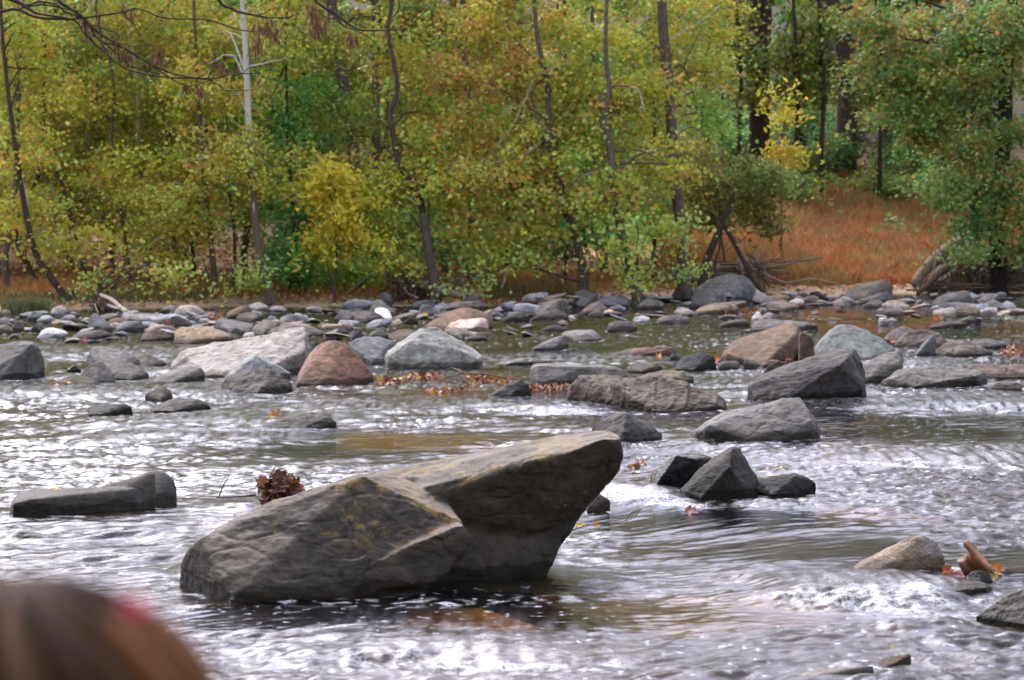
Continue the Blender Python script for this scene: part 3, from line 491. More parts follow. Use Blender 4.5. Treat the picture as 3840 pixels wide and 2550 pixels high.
rock('large tan-grey rock with a leaning crest at centre of the far bar', 'B', [(1445,245),(1490,180),(1600,130),(1642,125),(1692,150),(1703,222)], [(1460,254),(1600,256),(1695,246)], col=(.31,.285,.265), smooth=6, ridge=[(1640,135,-.05),(1620,220,-.15)])
rock('grey mound in front of the leaning-crest rock', 'B', [(1438,266),(1520,216),(1620,205),(1693,242)], [(1450,270),(1690,268)], col=(.24,.225,.22), smooth=9)
rock('pink-grey tilted slab right of the leaning-crest rock', 'B', [(1758,235),(1830,172),(1900,151),(1965,195)], [(1775,240),(1950,230)], col=(.33,.25,.225), smooth=5)
rock('flat blue-grey stone right of the pink-grey tilted slab', 'B', [(1962,200),(2030,165),(2085,195)], [(1985,220),(2080,220)], col=(.33,.36,.40), smooth=6)
rock('broad grey rock at the foot of the bank right of centre', 'B', [(1855,155),(1950,110),(2050,94),(2105,125)], [(1880,172),(2095,172)], col=(.26,.265,.28), smooth=7, gz=.05, wat=False)
rock('upright grey rock with a black hollow beside the grassy bank', 'B', [(1725,160),(1738,80),(1800,64),(1895,92)], [(1745,172),(1800,180),(1880,130)], col=(.26,.265,.275), smooth=5, gz=.05, wat=False)
rock('rounded grey rock on the shore right of the broad grey one', 'B', [(2148,185),(2230,130),(2345,152)], [(2165,192),(2340,190)], col=(.27,.255,.25), smooth=9, gz=.02)
rock('brown low rock at the waterline left of the leaning-crest rock', 'B', [(1228,272),(1300,236),(1370,221),(1433,256)], [(1250,280),(1430,276)], col=(.24,.205,.195), smooth=8)
rock('small pale pyramid stone right of the grey mound', 'B', [(1818,245),(1880,203),(1935,230)], [(1825,252),(1930,252)], col=(.38,.35,.33), smooth=6)
rock('pale grey rounded stone right of the rust-pink boulder', 'B', [(1150,245),(1200,214),(1255,242)], [(1160,262),(1250,262)], col=(.36,.36,.355), smooth=9)
# ---- far bar, right
rock('biggest blue-grey boulder on the far bank by the driftwood pile', 'C', [(300,190),(340,130),(400,90),(470,55),(560,42),(640,58),(690,100),(710,140)], [(310,205),(500,215),(700,180)], col=(.27,.285,.31), col2=(.22,.225,.24), smooth=7, rough=.7, name='boulder', cat='boulder', gz=.05, wat=False, depth=.6)
rock('grey twin-peaked rock in front of the biggest blue-grey bank boulder', 'C', [(300,235),(330,190),(390,160),(450,146),(490,172),(510,158),(545,228)], [(310,250),(430,254),(540,246)], col=(.23,.235,.25), smooth=5)
rock('dark block left of the biggest blue-grey bank boulder', 'C', [(188,185),(230,115),(310,100),(325,140)], [(205,198),(300,204)], col=(.17,.175,.18), smooth=6, gz=.05, wat=False)
rock('log-shaped tan rock at the waterline right of centre', 'C', [(308,296),(370,255),(450,231),(560,227),(602,246)], [(330,300),(480,286),(600,270)], col=(.42,.34,.25), smooth=8, depth=.3)
rock('pair of joined pale humps in the shallow water right of centre', 'C', [(88,348),(130,310),(190,308),(240,295),(290,318),(305,342)], [(100,352),(300,350)], col=(.33,.31,.32), smooth=8)
rock('tan oval stone on the right part of the far bar', 'C', [(768,258),(800,216),(880,208),(978,238)], [(780,268),(880,272),(975,260)], col=(.38,.32,.26), smooth=11, rough=.5)
rock('black rounded rock on the right part of the far bar', 'C', [(1038,198),(1045,160),(1090,149),(1163,196)], [(1045,208),(1155,210)], col=(.11,.105,.11), smooth=8)
rock('long dark rock left of the black rounded rock', 'C', [(898,208),(950,175),(1000,164),(1045,172)], [(905,214),(1040,210)], col=(.17,.17,.18), smooth=7)
rock('tan-grey hump-backed boulder below the red-brown grass slope', 'C', [(1220,192),(1300,135),(1400,95),(1500,78),(1545,105),(1552,140)], [(1240,198),(1360,198),(1500,172)], col=(.32,.28,.23), col2=(.24,.22,.2), smooth=8, name='boulder', cat='boulder', gz=.02, wat=False)
rock('purplish rock right of the hump-backed boulder', 'C', [(1338,225),(1400,187),(1480,162),(1520,154),(1568,195)], [(1355,230),(1560,222)], col=(.28,.265,.29), smooth=7)
rock('large scooped grey rock near the exposed root mass', 'C', [(1778,240),(1830,190),(1900,160),(2000,154),(2032,180)], [(1795,246),(2025,222)], col=(.27,.265,.275), smooth=7)
rock('pale pointed grey rock near the right end of the far bar', 'C', [(2098,266),(2130,220),(2170,202),(2220,225),(2258,262)], [(2108,273),(2245,273)], col=(.38,.38,.385), smooth=6)
rock('tan block left of the pale pointed rock at the right end of the bar', 'C', [(1898,292),(1960,246),(2060,240),(2093,272)], [(1915,303),(2085,303)], col=(.40,.34,.26), smooth=8)
rock('brown low rock in the shallows at far right, front of a pair', 'C', [(1778,370),(1850,346),(1960,340),(2014,352)], [(1785,378),(2010,366)], col=(.22,.17,.15), smooth=7)
rock('grey low rock in the shallows at far right, rear of a pair', 'C', [(1940,338),(2040,304),(2098,328)], [(1955,350),(2093,346)], col=(.29,.285,.30), smooth=7)
rock('pale flat stone in shallow water right of the pool', 'C', [(1448,285),(1500,256),(1610,254),(1625,285)], [(1460,297),(1615,297)], col=(.37,.34,.32), smooth=9)
rock('long blue-grey slab right part of the far bar under leaves', 'C', [(1800,255),(1850,225),(1960,222),(2095,235),(2110,262)], [(1810,268),(2100,272)], col=(.33,.34,.36), smooth=7, depth=.35)
rock('long dark low rock in the riffle at far right', 'C', [(1995,478),(2060,455),(2150,449),(2325,480)], [(2010,490),(2080,504),(2320,494)], col=(.22,.22,.23), smooth=8, depth=.25)
rock('round-topped stone by the pool edge on the far bar', 'C', [(1372,242),(1420,206),(1480,206),(1512,240)], [(1380,250),(1508,250)], col=(.33,.30,.29), smooth=10)
rock('grey slab left of the tan oval stone', 'C', [(733,242),(780,203),(850,200),(900,225)], [(740,254),(890,246)], col=(.27,.275,.29), smooth=6)


def build_rocks():
    tmp = []
    for rk in ROCKS:
        bm = bmesh.new(); info = None; allp = []
        for h in rk['hulls']:
            if 'pts' in h:
                pts = [P(*src(rk['reg'], p[:2]), h['Y']+p[2]) for p in h['pts']]
                W = max(p[0] for p in pts)-min(p[0] for p in pts)
                for p in list(pts):
                    if h.get('down', True): q = p.copy(); q[2] = -.25; pts.append(q)
                inf = (W, h['Y'], W*.5)
            else:
                pts, *inf = hull_pts(h, rk['reg'])
            b2 = bmesh.new(); vs = [b2.verts.new(tuple(map(float, p))) for p in pts]
            bmesh.ops.convex_hull(b2, input=vs); 
            bmesh.ops.delete(b2, geom=[v for v in b2.verts if not v.link_faces], context='VERTS')
            m2 = bpy.data.meshes.new('h'); b2.to_mesh(m2); b2.free(); bm.from_mesh(m2); bpy.data.meshes.remove(m2)
            if info is None or inf[0] > info[0]: info = inf
        co = np.array([v.co for v in bm.verts]); W = max(np.ptp(co[:, 0]), .05)
        loc = np.array([co[:, 0].mean(), co[:, 1].mean(), max(0., float(np.percentile(co[:, 2], 5)) + .25)])
        me = bpy.data.meshes.new(rk['name']); bm.to_mesh(me); bm.free()
        o = bpy.data.objects.new(rk['name'], me); COL.objects.link(o)
        pxw = W/info[1]*FPX/3.75
        vox = max(W/np.clip(pxw*.9, 26, 190)/rk['res'], .003)
        md = o.modifiers.new('r', 'REMESH'); md.mode = 'VOXEL'; md.voxel_size = float(vox); md.use_smooth_shade = True
        ms = o.modifiers.new('s', 'SMOOTH'); ms.factor = .5; ms.iterations = int(rk['smooth']*.5 if rk['smooth'] < 8 else rk['smooth']*.8)
        if np.ptp(co[:, 2])-.22 < .14: ms.iterations = max(ms.iterations, 10)
        rk.update(o=o, W=W, H=np.ptp(co[:, 2]), Y=info[1], D=info[2], loc=loc); tmp.append(o)
    dg = bpy.context.evaluated_depsgraph_get()
    meshes = [bpy.data.meshes.new_from_object(rk['o'].evaluated_get(dg)) for rk in ROCKS]
    for i, (rk, me) in enumerate(zip(ROCKS, meshes)):
        o = rk['o']; o.modifiers.clear(); old = o.data; n = len(me.vertices)
        co = np.empty(n*3, np.float32); me.vertices.foreach_get('co', co); co = co.reshape(-1, 3).astype(float)
        no = np.empty(n*3, np.float32); me.vertices.foreach_get('normal', no); no = no.reshape(-1, 3).astype(float)
        S = min(rk['W'], rk['H']*3.0)*rk['rough']; f = 1/max(.12, min(rk['W'], .9)); off = i*13.7
        d = S*.013*fbm(co*f*2.0+off, 2)
        q = co*f*np.array([3.2, 3.2, 7.])+off; a = perlin(q); rk_n = np.random.default_rng(i).normal(size=3)*np.array([.5, .3, 1]); rk_n /= np.linalg.norm(rk_n)
        u_ = co@rk_n*f*3.2+.16*perlin(co*f*1.1+off); fr_ = u_-np.floor(u_); d = d+S*.012*(sstep(.0, .12, fr_)-fr_)*sstep(-.3, .3, perlin(co*f*1.3+off+9))
        d = d-S*.006*np.clip(.10-np.abs(a), 0, 1)/.10
        d = d+S*.010*fbm(co*f*9+off, 3)
        co = co+no*d[:, None]
        co -= rk['loc']; me.vertices.foreach_set('co', co.astype(np.float32).ravel())
        me.polygons.foreach_set('use_smooth', np.ones(len(me.polygons), bool)); me.update()
        me.materials.clear(); me.materials.append(rk['mat']); me.name = rk['name']
        o.data = me; bpy.data.meshes.remove(old); o.location = [float(v) for v in rk['loc']]
        dk = (.22+.60*max(rk['col']))*(1.5 if rk['Y'] > 34 else 1.08); o['wet_shade'] = float(rk['wet_shade_k']); wm = (1.05, 1.0, .93); o['col1'] = [float(c)*dk*m for c, m in zip(rk['col'], wm)]; o['col2'] = [float(c)*dk*m for c, m in zip(rk['col2'], wm)]
        tag(o, rk['label'], rk['cat'], rk['group'])
        if rk['wat']: o.location.z += .012 if np.percentile(co[:, 2]+rk['loc'][2], 98) > .16 else rk['lift']
        if rk['wat']: WATER_ROCKS.append((rk['loc'][0]+0, rk['loc'][1], rk['W']*.5, max(.1, np.ptp(co[:, 1])*.5)))
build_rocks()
# ------------------------------------------------------------------ small stones of the far bar (each one its own object, sharing a few meshes)
def stone_proto(seed, flat):
    bm = bmesh.new(); r = random.Random(seed)
    pts = [Vector((r.gauss(0, 1), r.gauss(0, .8), r.gauss(0, 1))).normalized() for _ in range(16 if seed % 2 else 11)]
    vs = [bm.verts.new((p.x*.5, p.y*.38, p.z*.5*flat)) for p in pts]; bmesh.ops.convex_hull(bm, input=vs)
    bmesh.ops.delete(bm, geom=[v for v in bm.verts if not v.link_faces], context='VERTS')
    bmesh.ops.subdivide_edges(bm, edges=bm.edges[:], cuts=3, use_grid_fill=True)
    for _ in range(2 if seed % 2 else 1): bmesh.ops.smooth_vert(bm, verts=bm.verts[:], factor=.5, use_axis_x=True, use_axis_y=True, use_axis_z=True)
    for v in bm.verts:
        n = perlin(np.array([[v.co.x*4+seed, v.co.y*4, v.co.z*4]]))[0]; v.co += v.co.normalized()*n*.03
    me = bpy.data.meshes.new('stone'); bm.to_mesh(me); bm.free(); me.materials.append(M_SLATE)
    me.polygons.foreach_set('use_smooth', np.ones(len(me.polygons), bool)); return me
PROTOS = [stone_proto(i, [.45, .6, .8, .35][i % 4]) for i in range(14)]
SCOL = [GREY, (.27, .27, .28), (.33, .33, .34), (.24, .255, .28), WARM, TAN, (.30, .26, .22), DARK, (.40, .37, .34), (.33, .36, .39), (.30, .21, .17)]
def near_traced(x, y, m=.9):
    for (rx, ry, a, b) in WATER_ROCKS:
        if abs(x-rx) < a*m and abs(y-ry) < b*m+.2: return True
    return False
sr = random.Random(5); cnt = 0
def stone(px, py, w, label, group, flat=1.0, col=None, gz=None):
    gz = gz if gz is not None else 0
    p = PZ(px, py, gz)
    for _ in range(3):
        z = max(0.0, float(ground_z(p[0], p[1]))); p = PZ(px, py, z)
    if near_traced(p[0], p[1]): return False
    W = w*sr.choice((.8, 1.1, 1.3, 1.7))*p[1]/FPX; o = bpy.data.objects.new('stone', sr.choice(PROTOS)); COL.objects.link(o)
    s = W*sr.uniform(.9, 1.15); o.scale = (s*sr.uniform(.85, 1.2), s*sr.uniform(.8, 1.1), s*sr.uniform(.7, 1.1)*flat)
    o.location = (p[0], p[1], z+s*.06); o.rotation_euler = (sr.uniform(-.25, .25), sr.uniform(-.3, .3), sr.uniform(0, 6.28))
    c = col or sr.choice(SCOL); k = sr.uniform(.8, 1.3)*1.2; o['wet_shade'] = .6; o['col1'] = [v*k for v in c]; c2 = sr.choice(SCOL[:7]); o['col2'] = [.6*v*k+.3*w_*k for v, w_ in zip(c, c2)]
    tag(o, label, 'stone', group); return True
# density of the far bar, in photo pixels: x range, y range, count, width range
ZONES = [((0, 1500), (1205, 1290), 52, (50, 105), 'flat slab of stone at the water side of the left gravel bar'), ((1500, 2600), (1180, 1262), 26, (45, 90), 'flat slab of stone at the water side of the bar in the centre'), ((2700, 3840), (1160, 1225), 24, (45, 95), 'flat slab of stone at the water side of the right bar'),
         ((0, 700), (1168, 1250), 62, (40, 95), 'small stone on the gravel bar under the young trees at left'),
         ((620, 1330), (1165, 1240), 50, (38, 90), 'small stone on the gravel bar beside the sycamore roots'),
         ((1330, 1950), (1150, 1205), 34, (36, 85), 'small stone on the sandy bar in the centre'),
         ((1950, 2640), (1108, 1190), 54, (40, 100), 'small stone on the leafy bar right of centre'),
         ((2640, 3300), (1112, 1160), 46, (36, 95), 'small stone at the foot of the red-brown slope'),
         ((3300, 3840), (1108, 1185), 50, (40, 100), 'small stone on the bar under the overhanging right tree')]
for (xa, xb), (ya, yb), n, (wa, wb), lab in ZONES:
    k = 0; tries = 0; n = int(n*.78)
    while k < n and tries < n*8:
        tries += 1
        if stone(sr.uniform(xa, xb), sr.uniform(ya, yb), sr.uniform(wa, wb), lab, lab.replace('small stone', 'small stones').replace('flat slab', 'flat slabs'), sr.choice((.45, .6, .85))): k += 1

# ------------------------------------------------------------------ water
# cascades: photo px of the lip, length along x (m), drop height, lip depth front/back
CASC = [((2300, 1840), .42, .06, .16, .5), ((3270, 2235), .42, .08, .20, .7), ((3050, 2215), .25, .03, .18, .6), ((3480, 2225), .3, .06, .15, .5), ((900, 1590), 1.2, .06, .3, 1.2), ((780, 1640), 1.0, .05, .3, 1.0), ((300, 1480), 1.6, .07, .4, 1.5), ((150, 1330), 2.2, .07, .5, 2), ((600, 1330), 1.5, .05, .5, 1.5),
        ((1950, 1530), .9, .055, .25, 1.2), ((1750, 2440), .7, .045, .2, .7), ((3720, 1520), 1.4, .05, .4, 1.5), ((3500, 1720), 1.2, .04, .3, 1.2), ((2100, 1350), 1.4, .04, .4, 1.4), ((3300, 1360), 1.0, .05, .4, 1.2), ((640, 1400), .9, .06, .3, 1.), ((1300, 1530), 1., .03, .3, 1.)]
CALM = [((2200, 2300), 1.0, .55), ((1750, 2285), 1.0, .55), ((1100, 2310), .7, .3), ((3050, 1560), 2.2, 1.6), ((3400, 1620), 1.6, 1.4), ((3000, 1165), 5, 3), ((3650, 1230), 4, 3), ((2230, 1500), 1.0, 1.0), ((1850, 1480), 1.5, .8), ((3550, 2090), .7, .7), ((1250, 1660), 1.2, 1.2), ((2850, 1950), 1.0, .8), ((3000, 2050), 1., .6), ((2150, 1340), 2.5, 2.5)]
def water_fields(x, y):
    """height, foam, calm at world points (1-d arrays)"""
    z0 = np.zeros_like(x)
    wz = perlin(np.stack([x*.5, y*.3, z0+9], 1))*.5
    xr = x*.92+y*.38+wz; yr = y*.92-x*.38+wz       # flow runs obliquely towards the viewer's left
    low = fbm(np.stack([x*.35, y*.22, z0+3], 1), 2)
    calm = z0.copy()
    for (p, ax, ay) in CALM:
        c = PZ(*p); calm = np.maximum(calm, np.exp(-(((x-c[0])/ax)**2+((y-c[1])/ay)**2)**2*.8))
    left = sstep(2.5, -1.5, x-.02*y)
    pat = perlin(np.stack([xr*.8+7, yr*1.5, z0+40], 1))+.6*perlin(np.stack([xr*.3, yr*.9, z0+44], 1)); act = np.clip(1.02+1.15*pat+.35*low+.12*left+.35*sstep(12.8, 10.5, y)+.22, .30, 1.4)*(1-.8*calm)
    def nz(fx, fy, o): return perlin(np.stack([xr*fx+wz*.6, yr*fy, z0+o], 1))
    h = act*(.020*nz(.45, 1.0, 0)+.020*nz(.8, 2.0, 5)+.020*nz(1.7, 4.2, 8)+.018*(.12-np.abs(nz(3.2, 8., 2)))+np.clip((y/12)**.7, 1, 2.4)*(.0095*nz(6.0, 14., 4)+.0044*nz(14., 26., 6)))
    for (rx, ry, a, b) in WATER_ROCKS:
        m = (np.abs(x-rx) < a*1.7+.3) & (np.abs(y-ry) < b*2+.5)
        if m.any():
            d = np.sqrt(((x[m]-rx)/a)**2+((y[m]-ry)/b)**2); h[m] *= .35+.65*sstep(1., 1.7, d)
    foam = np.clip(fbm(np.stack([xr*1.2, yr*2.2, z0+20], 1), 3)*.9+low*.35-.62+.16*left, 0, 1)*(1-calm)*.8
    for (p, L, H, a, b) in CASC:
        c = PZ(*p); dx = x-c[0]; dy = y-c[1]+.15*np.sin(dx*5)*a*3
        gx = np.exp(-(dx/L)**4)
        prof = np.where(dy < 0, np.exp(-(dy/a)**2), np.exp(-(dy/b)**2))
        h = h*(1-.7*gx*prof)+H*gx*prof+.012*gx*prof*perlin(np.stack([x*14, y*1.5, z0+1], 1))
        foot = gx*np.exp(-((dy+1.6*a)/(1.1*a))**2)
        h += foot*(.010*perlin(np.stack([x*9, y*12, z0+30], 1))+.006*perlin(np.stack([x*22, y*26, z0+31], 1)))
        foam = np.maximum(foam, foot*np.clip(.15+1.2*perlin(np.stack([x*6, y*7, z0+33], 1)), 0, 1))
        foam = np.maximum(foam, .3*gx*prof*np.clip(.4+perlin(np.stack([x*16, y*2, z0+35], 1)), 0, 1))
    for (rx, ry, a, b) in WATER_ROCKS:
        m = (np.abs(x-rx) < a*1.7+.3) & (np.abs(y-ry) < b*2+.5)
        if not m.any(): continue
        xx = (x[m]-rx)/a; yy = (y[m]-ry)/b; d = np.sqrt(xx**2+yy**2)
        ring = np.exp(-((d-1.05)/.14)**2)
        foam[m] = np.maximum(foam[m], ring*np.clip(perlin(np.stack([x[m]*9, y[m]*9, z0[m]+50], 1))*1.6-.05, 0, .8))
        h[m] += .010*ring*perlin(np.stack([x[m]*8, y[m]*8, z0[m]+51], 1))
    for (p, ax, ay, st_) in [((2395, 1868), .24, .28, 1.), ((2530, 1885), .22, .14, .9), ((2300, 1850), .2, .12, .7), ((3230, 2262), .34, .16, .55), ((3450, 2300), .3, .12, .4), ((260, 1420), 1.2, .6, .5), ((880, 1625), .8, .3, .5), ((2130, 1545), .5, .3, .6), ((3660, 1440), .9, .4, .4)]:
        c = PZ(*p); e = np.exp(-((x-c[0])/ax)**2-((y-c[1])/ay)**2)*st_
        foam = np.maximum(foam, np.clip(e*1.5+.6*perlin(np.stack([xr*9, yr*14, z0+80], 1))-.25, 0, 1)*(e > .08))
    speck = np.clip(perlin(np.stack([x*20, y*16, z0+70], 1))*2.5-1.15, 0, 1)*sstep(-.25, .25, low)*.8
    foam = np.maximum(foam, speck)
    return h-.008, np.clip(foam, 0, 1), calm
k0 = 1/9.2; n1 = 1000; yv = 1/np.linspace(k0, 1/64.0, n1)
yv = np.concatenate([np.linspace(2.8, 9.1, 90), yv])
uv = np.concatenate([np.linspace(-1.6, -.32, 40)[:-1], np.linspace(-.32, -.235, 60)[:-1], np.linspace(-.235, .235, 900), np.linspace(.235, .32, 60)[1:], np.linspace(.32, 1.6, 40)[1:]])
XW = yv[:, None]*uv[None]; YW = np.repeat(yv[:, None], len(uv), 1)
hh, fm, cl = water_fields(XW.ravel(), YW.ravel())
def water_mat():
    t = NT('river_water'); pos = t.pos()
    foam = t.n('ShaderNodeAttribute', attribute_name='foam').outputs['Fac']; calm = t.n('ShaderNodeAttribute', attribute_name='calm').outputs['Fac']
    rot = (0, 0, .4)
    b1 = t.noise(t.mapv(pos, (1, 1.7, 1), rot), 22, 5, .62, .4); b2 = t.noise(t.mapv(pos, (1, 1.5, 1), rot), 75, 3, .6)
    st = t.n('ShaderNodeMath', operation='MULTIPLY_ADD'); t.l(calm, st.inputs[0]); st.inputs[1].default_value = -.62; st.inputs[2].default_value = .85
    bn = t.n('ShaderNodeBump'); bn.inputs['Distance'].default_value = .005; t.l(st.outputs[0], bn.inputs['Strength']); t.l(b1, bn.inputs['Height'])
    bn2 = t.n('ShaderNodeBump'); bn2.inputs['Distance'].default_value = .0003; bn2.inputs['Strength'].default_value = .5; t.l(b2, bn2.inputs['Height']); t.l(bn.outputs[0], bn2.inputs['Normal'])
    nrm = bn2.outputs[0]
    fr = t.n('ShaderNodeFresnel'); fr.inputs['IOR'].default_value = 1.34; t.l(nrm, fr.inputs['Normal'])
    gl = t.n('ShaderNodeBsdfGlossy'); gl.inputs['Roughness'].default_value = .075; gl.inputs['Color'].default_value = (.90, .905, 1, 1); t.l(nrm, gl.inputs['Normal'])
    tr = t.n('ShaderNodeBsdfTransparent'); tr.inputs[0].default_value = (.88, .73, .46, 1)
    df = t.n('ShaderNodeBsdfDiffuse'); df.inputs[0].default_value = (.022, .018, .008, 1)
    body = t.n('ShaderNodeMixShader'); t.l(t.ramp(calm, .05, .45, .84, .02), body.inputs[0]); t.l(tr.outputs[0], body.inputs[1]); t.l(df.outputs[0], body.inputs[2])
    surf = t.n('ShaderNodeMixShader'); t.l(fr.outputs[0], surf.inputs[0]); t.l(body.outputs[0], surf.inputs[1]); t.l(gl.outputs[0], surf.inputs[2])
    fd = t.n('ShaderNodeBsdfDiffuse'); fd.inputs[0].default_value = (.62, .63, .68, 1)
    fn = t.noise(pos, 45, 5, .7); ff = t.math('MULTIPLY', foam, t.ramp(fn, .38, .58), clamp=True)
    o = t.n('ShaderNodeOutputMaterial'); mx = t.n('ShaderNodeMixShader'); t.l(ff, mx.inputs[0]); t.l(surf.outputs[0], mx.inputs[1]); t.l(fd.outputs[0], mx.inputs[2])
    t.l(mx.outputs[0], o.inputs[0]); return t.m
w = obj('river_water', mesh_np('river_water', np.stack([XW.ravel(), YW.ravel(), hh], 1), gridF(*XW.shape), water_mat(), True, attrs=dict(foam=fm, calm=cl)))
tag(w, kind='structure')

# ------------------------------------------------------------------ leaves
LEAF6 = np.array([[0, -.5, 0], [.46, -.28, .06], [.36, .2, .10], [0, .55, 0], [-.36, .2, .10], [-.46, -.28, .06]])
LEAFN = np.array([[0, -.5, 0], [.2, -.15, .05], [.22, .2, .05], [0, .6, 0], [-.22, .2, .05], [-.2, -.15, .05]])
def maple():   # five-lobed leaf outline, star-fan around the centre
    a = []; n = 0
    for ang, r in [(-90, .36), (-62, .42), (-28, .48), (-8, .30), (18, .58), (42, .33), (62, .36), (90, .64), (118, .36), (138, .33), (162, .58), (188, .30), (208, .48), (242, .42)]:
        a.append((r*math.cos(R_(ang)), r*math.sin(R_(ang))))
    return a
def leaves_geo(C, S, Nn, col, shape=LEAF6, roll=None):
    """C centres, S sizes, Nn normals"""
    n = len(C); Nn = Nn/(np.linalg.norm(Nn, axis=1)[:, None]+1e-9)
    r = rng.normal(size=(n, 3)); a = np.cross(Nn, r); a /= np.linalg.norm(a, axis=1)[:, None]+1e-9; b = np.cross(Nn, a)
    L = shape[None]*S[:, None, None]
    L = L*np.array([1, 1, 1])
    V = C[:, None]+L[..., :1]*a[:, None]+L[..., 1:2]*b[:, None]+L[..., 2:3]*rng.uniform(-1.5, 2, (n, 1, 1))*Nn[:, None]
    k = shape.shape[0]; F = np.arange(n*k).reshape(n, k)
    return V.reshape(-1, 3), F, np.repeat(col, k, 0)
PAL = dict(yg=[(.27, .285, .03), (.22, .26, .028), (.33, .315, .032), (.17, .20, .033)], ye=[(.44, .30, .018), (.38, .26, .018), (.45, .335, .03)], orr=[(.42, .17, .04), (.34, .13, .04), (.50, .24, .05), (.28, .12, .05)],
           gr=[(.12, .24, .05), (.15, .28, .055), (.09, .19, .045)], dg=[(.06, .17, .045), (.07, .19, .06), (.05, .13, .04)], lg=[(.27, .38, .10), (.33, .42, .12), (.22, .34, .09)], ol=[(.16, .15, .04), (.20, .17, .05), (.13, .12, .035)])
def pal(mix, n, clus=None):
    """mix dict palette->weight; colour varies per cluster and per leaf"""
    ks = list(mix); w = np.array([mix[k] for k in ks], float); w /= w.sum()
    pick = rng.choice(len(ks), n, p=w)
    out = np.zeros((n, 3))
    for i, k in enumerate(ks):
        m = pick == i; arr = np.array(PAL[k]); out[m] = arr[rng.integers(0, len(arr), m.sum())]
    return np.clip((out*2.12+.014)*rng.uniform(.55, 1.4, (n, 1))*rng.uniform(.93, 1.07, (n, 3)), 0, .85)
def crown_geo(blobs, size, shape=LEAF6):
    Vs, Fs, Cs, cen = [], [], [], []; off = 0
    for (c, r, n, mix, *sz) in blobs:
        per = 52; nc = max(3, int(n*1.25/per))
        if c[2] > 6.8 and not (sz and sz[0]): nc = max(3, int(nc*.4))
        r = (r[0]*.92, r[1], r[2]*.84)
        d = rng.normal(size=(nc, 3)); d /= np.linalg.norm(d, axis=1)[:, None]; d *= rng.uniform(.15, 1, (nc, 1))**.45
        cc = np.array(c)+d*np.array(r)*rng.uniform(.8, 1.22, (nc, 1))
        # gaps: drop clusters where a coarse noise is low
        keep = perlin(cc*1.3+3)+.5*perlin(cc*3+8) > -.06; cc = cc[keep]; nc = len(cc)
        if nc == 0: continue
        cen.append(cc)
        # each cluster is a drooping spray: an elongated flattened puff
        ang = rng.uniform(0, 2*np.pi, nc); ln = rng.uniform(.22, .5, nc)
        m = int(per); idx = np.repeat(np.arange(nc), m)
        u = rng.normal(size=(nc*m, 3)); t_ = u[:, 0]*ln[idx]
        pos = cc[idx]+np.stack([t_*np.cos(ang[idx])+u[:, 1]*.13, t_*np.sin(ang[idx])+u[:, 2]*.13, -np.abs(t_)*.35+rng.normal(size=nc*m)*.10], 1)
        mixk = mix; cl = pal(mixk, nc*m)
        clc = pal(mixk, nc)[idx]; cl = .6*cl+.4*clc*rng.uniform(.8, 1.2, (nc*m, 1))
        S = (sz[0] if sz and sz[0] else size)*rng.uniform(.6, 1.25, nc*m)
        N = rng.normal(size=(nc*m, 3))*.75+np.array([0, -.35, .75])
        V, F, C_ = leaves_geo(pos, S, N, cl, shape); Vs.append(V); Fs.append(F+off); Cs.append(C_); off += len(V)
    return np.vstack(Vs), np.vstack(Fs), np.vstack(Cs), np.vstack(cen)
LEAFCOUNT = 0
def gz_(x, y): return float(ground_z(np.array([x]), np.array([y]))[0])
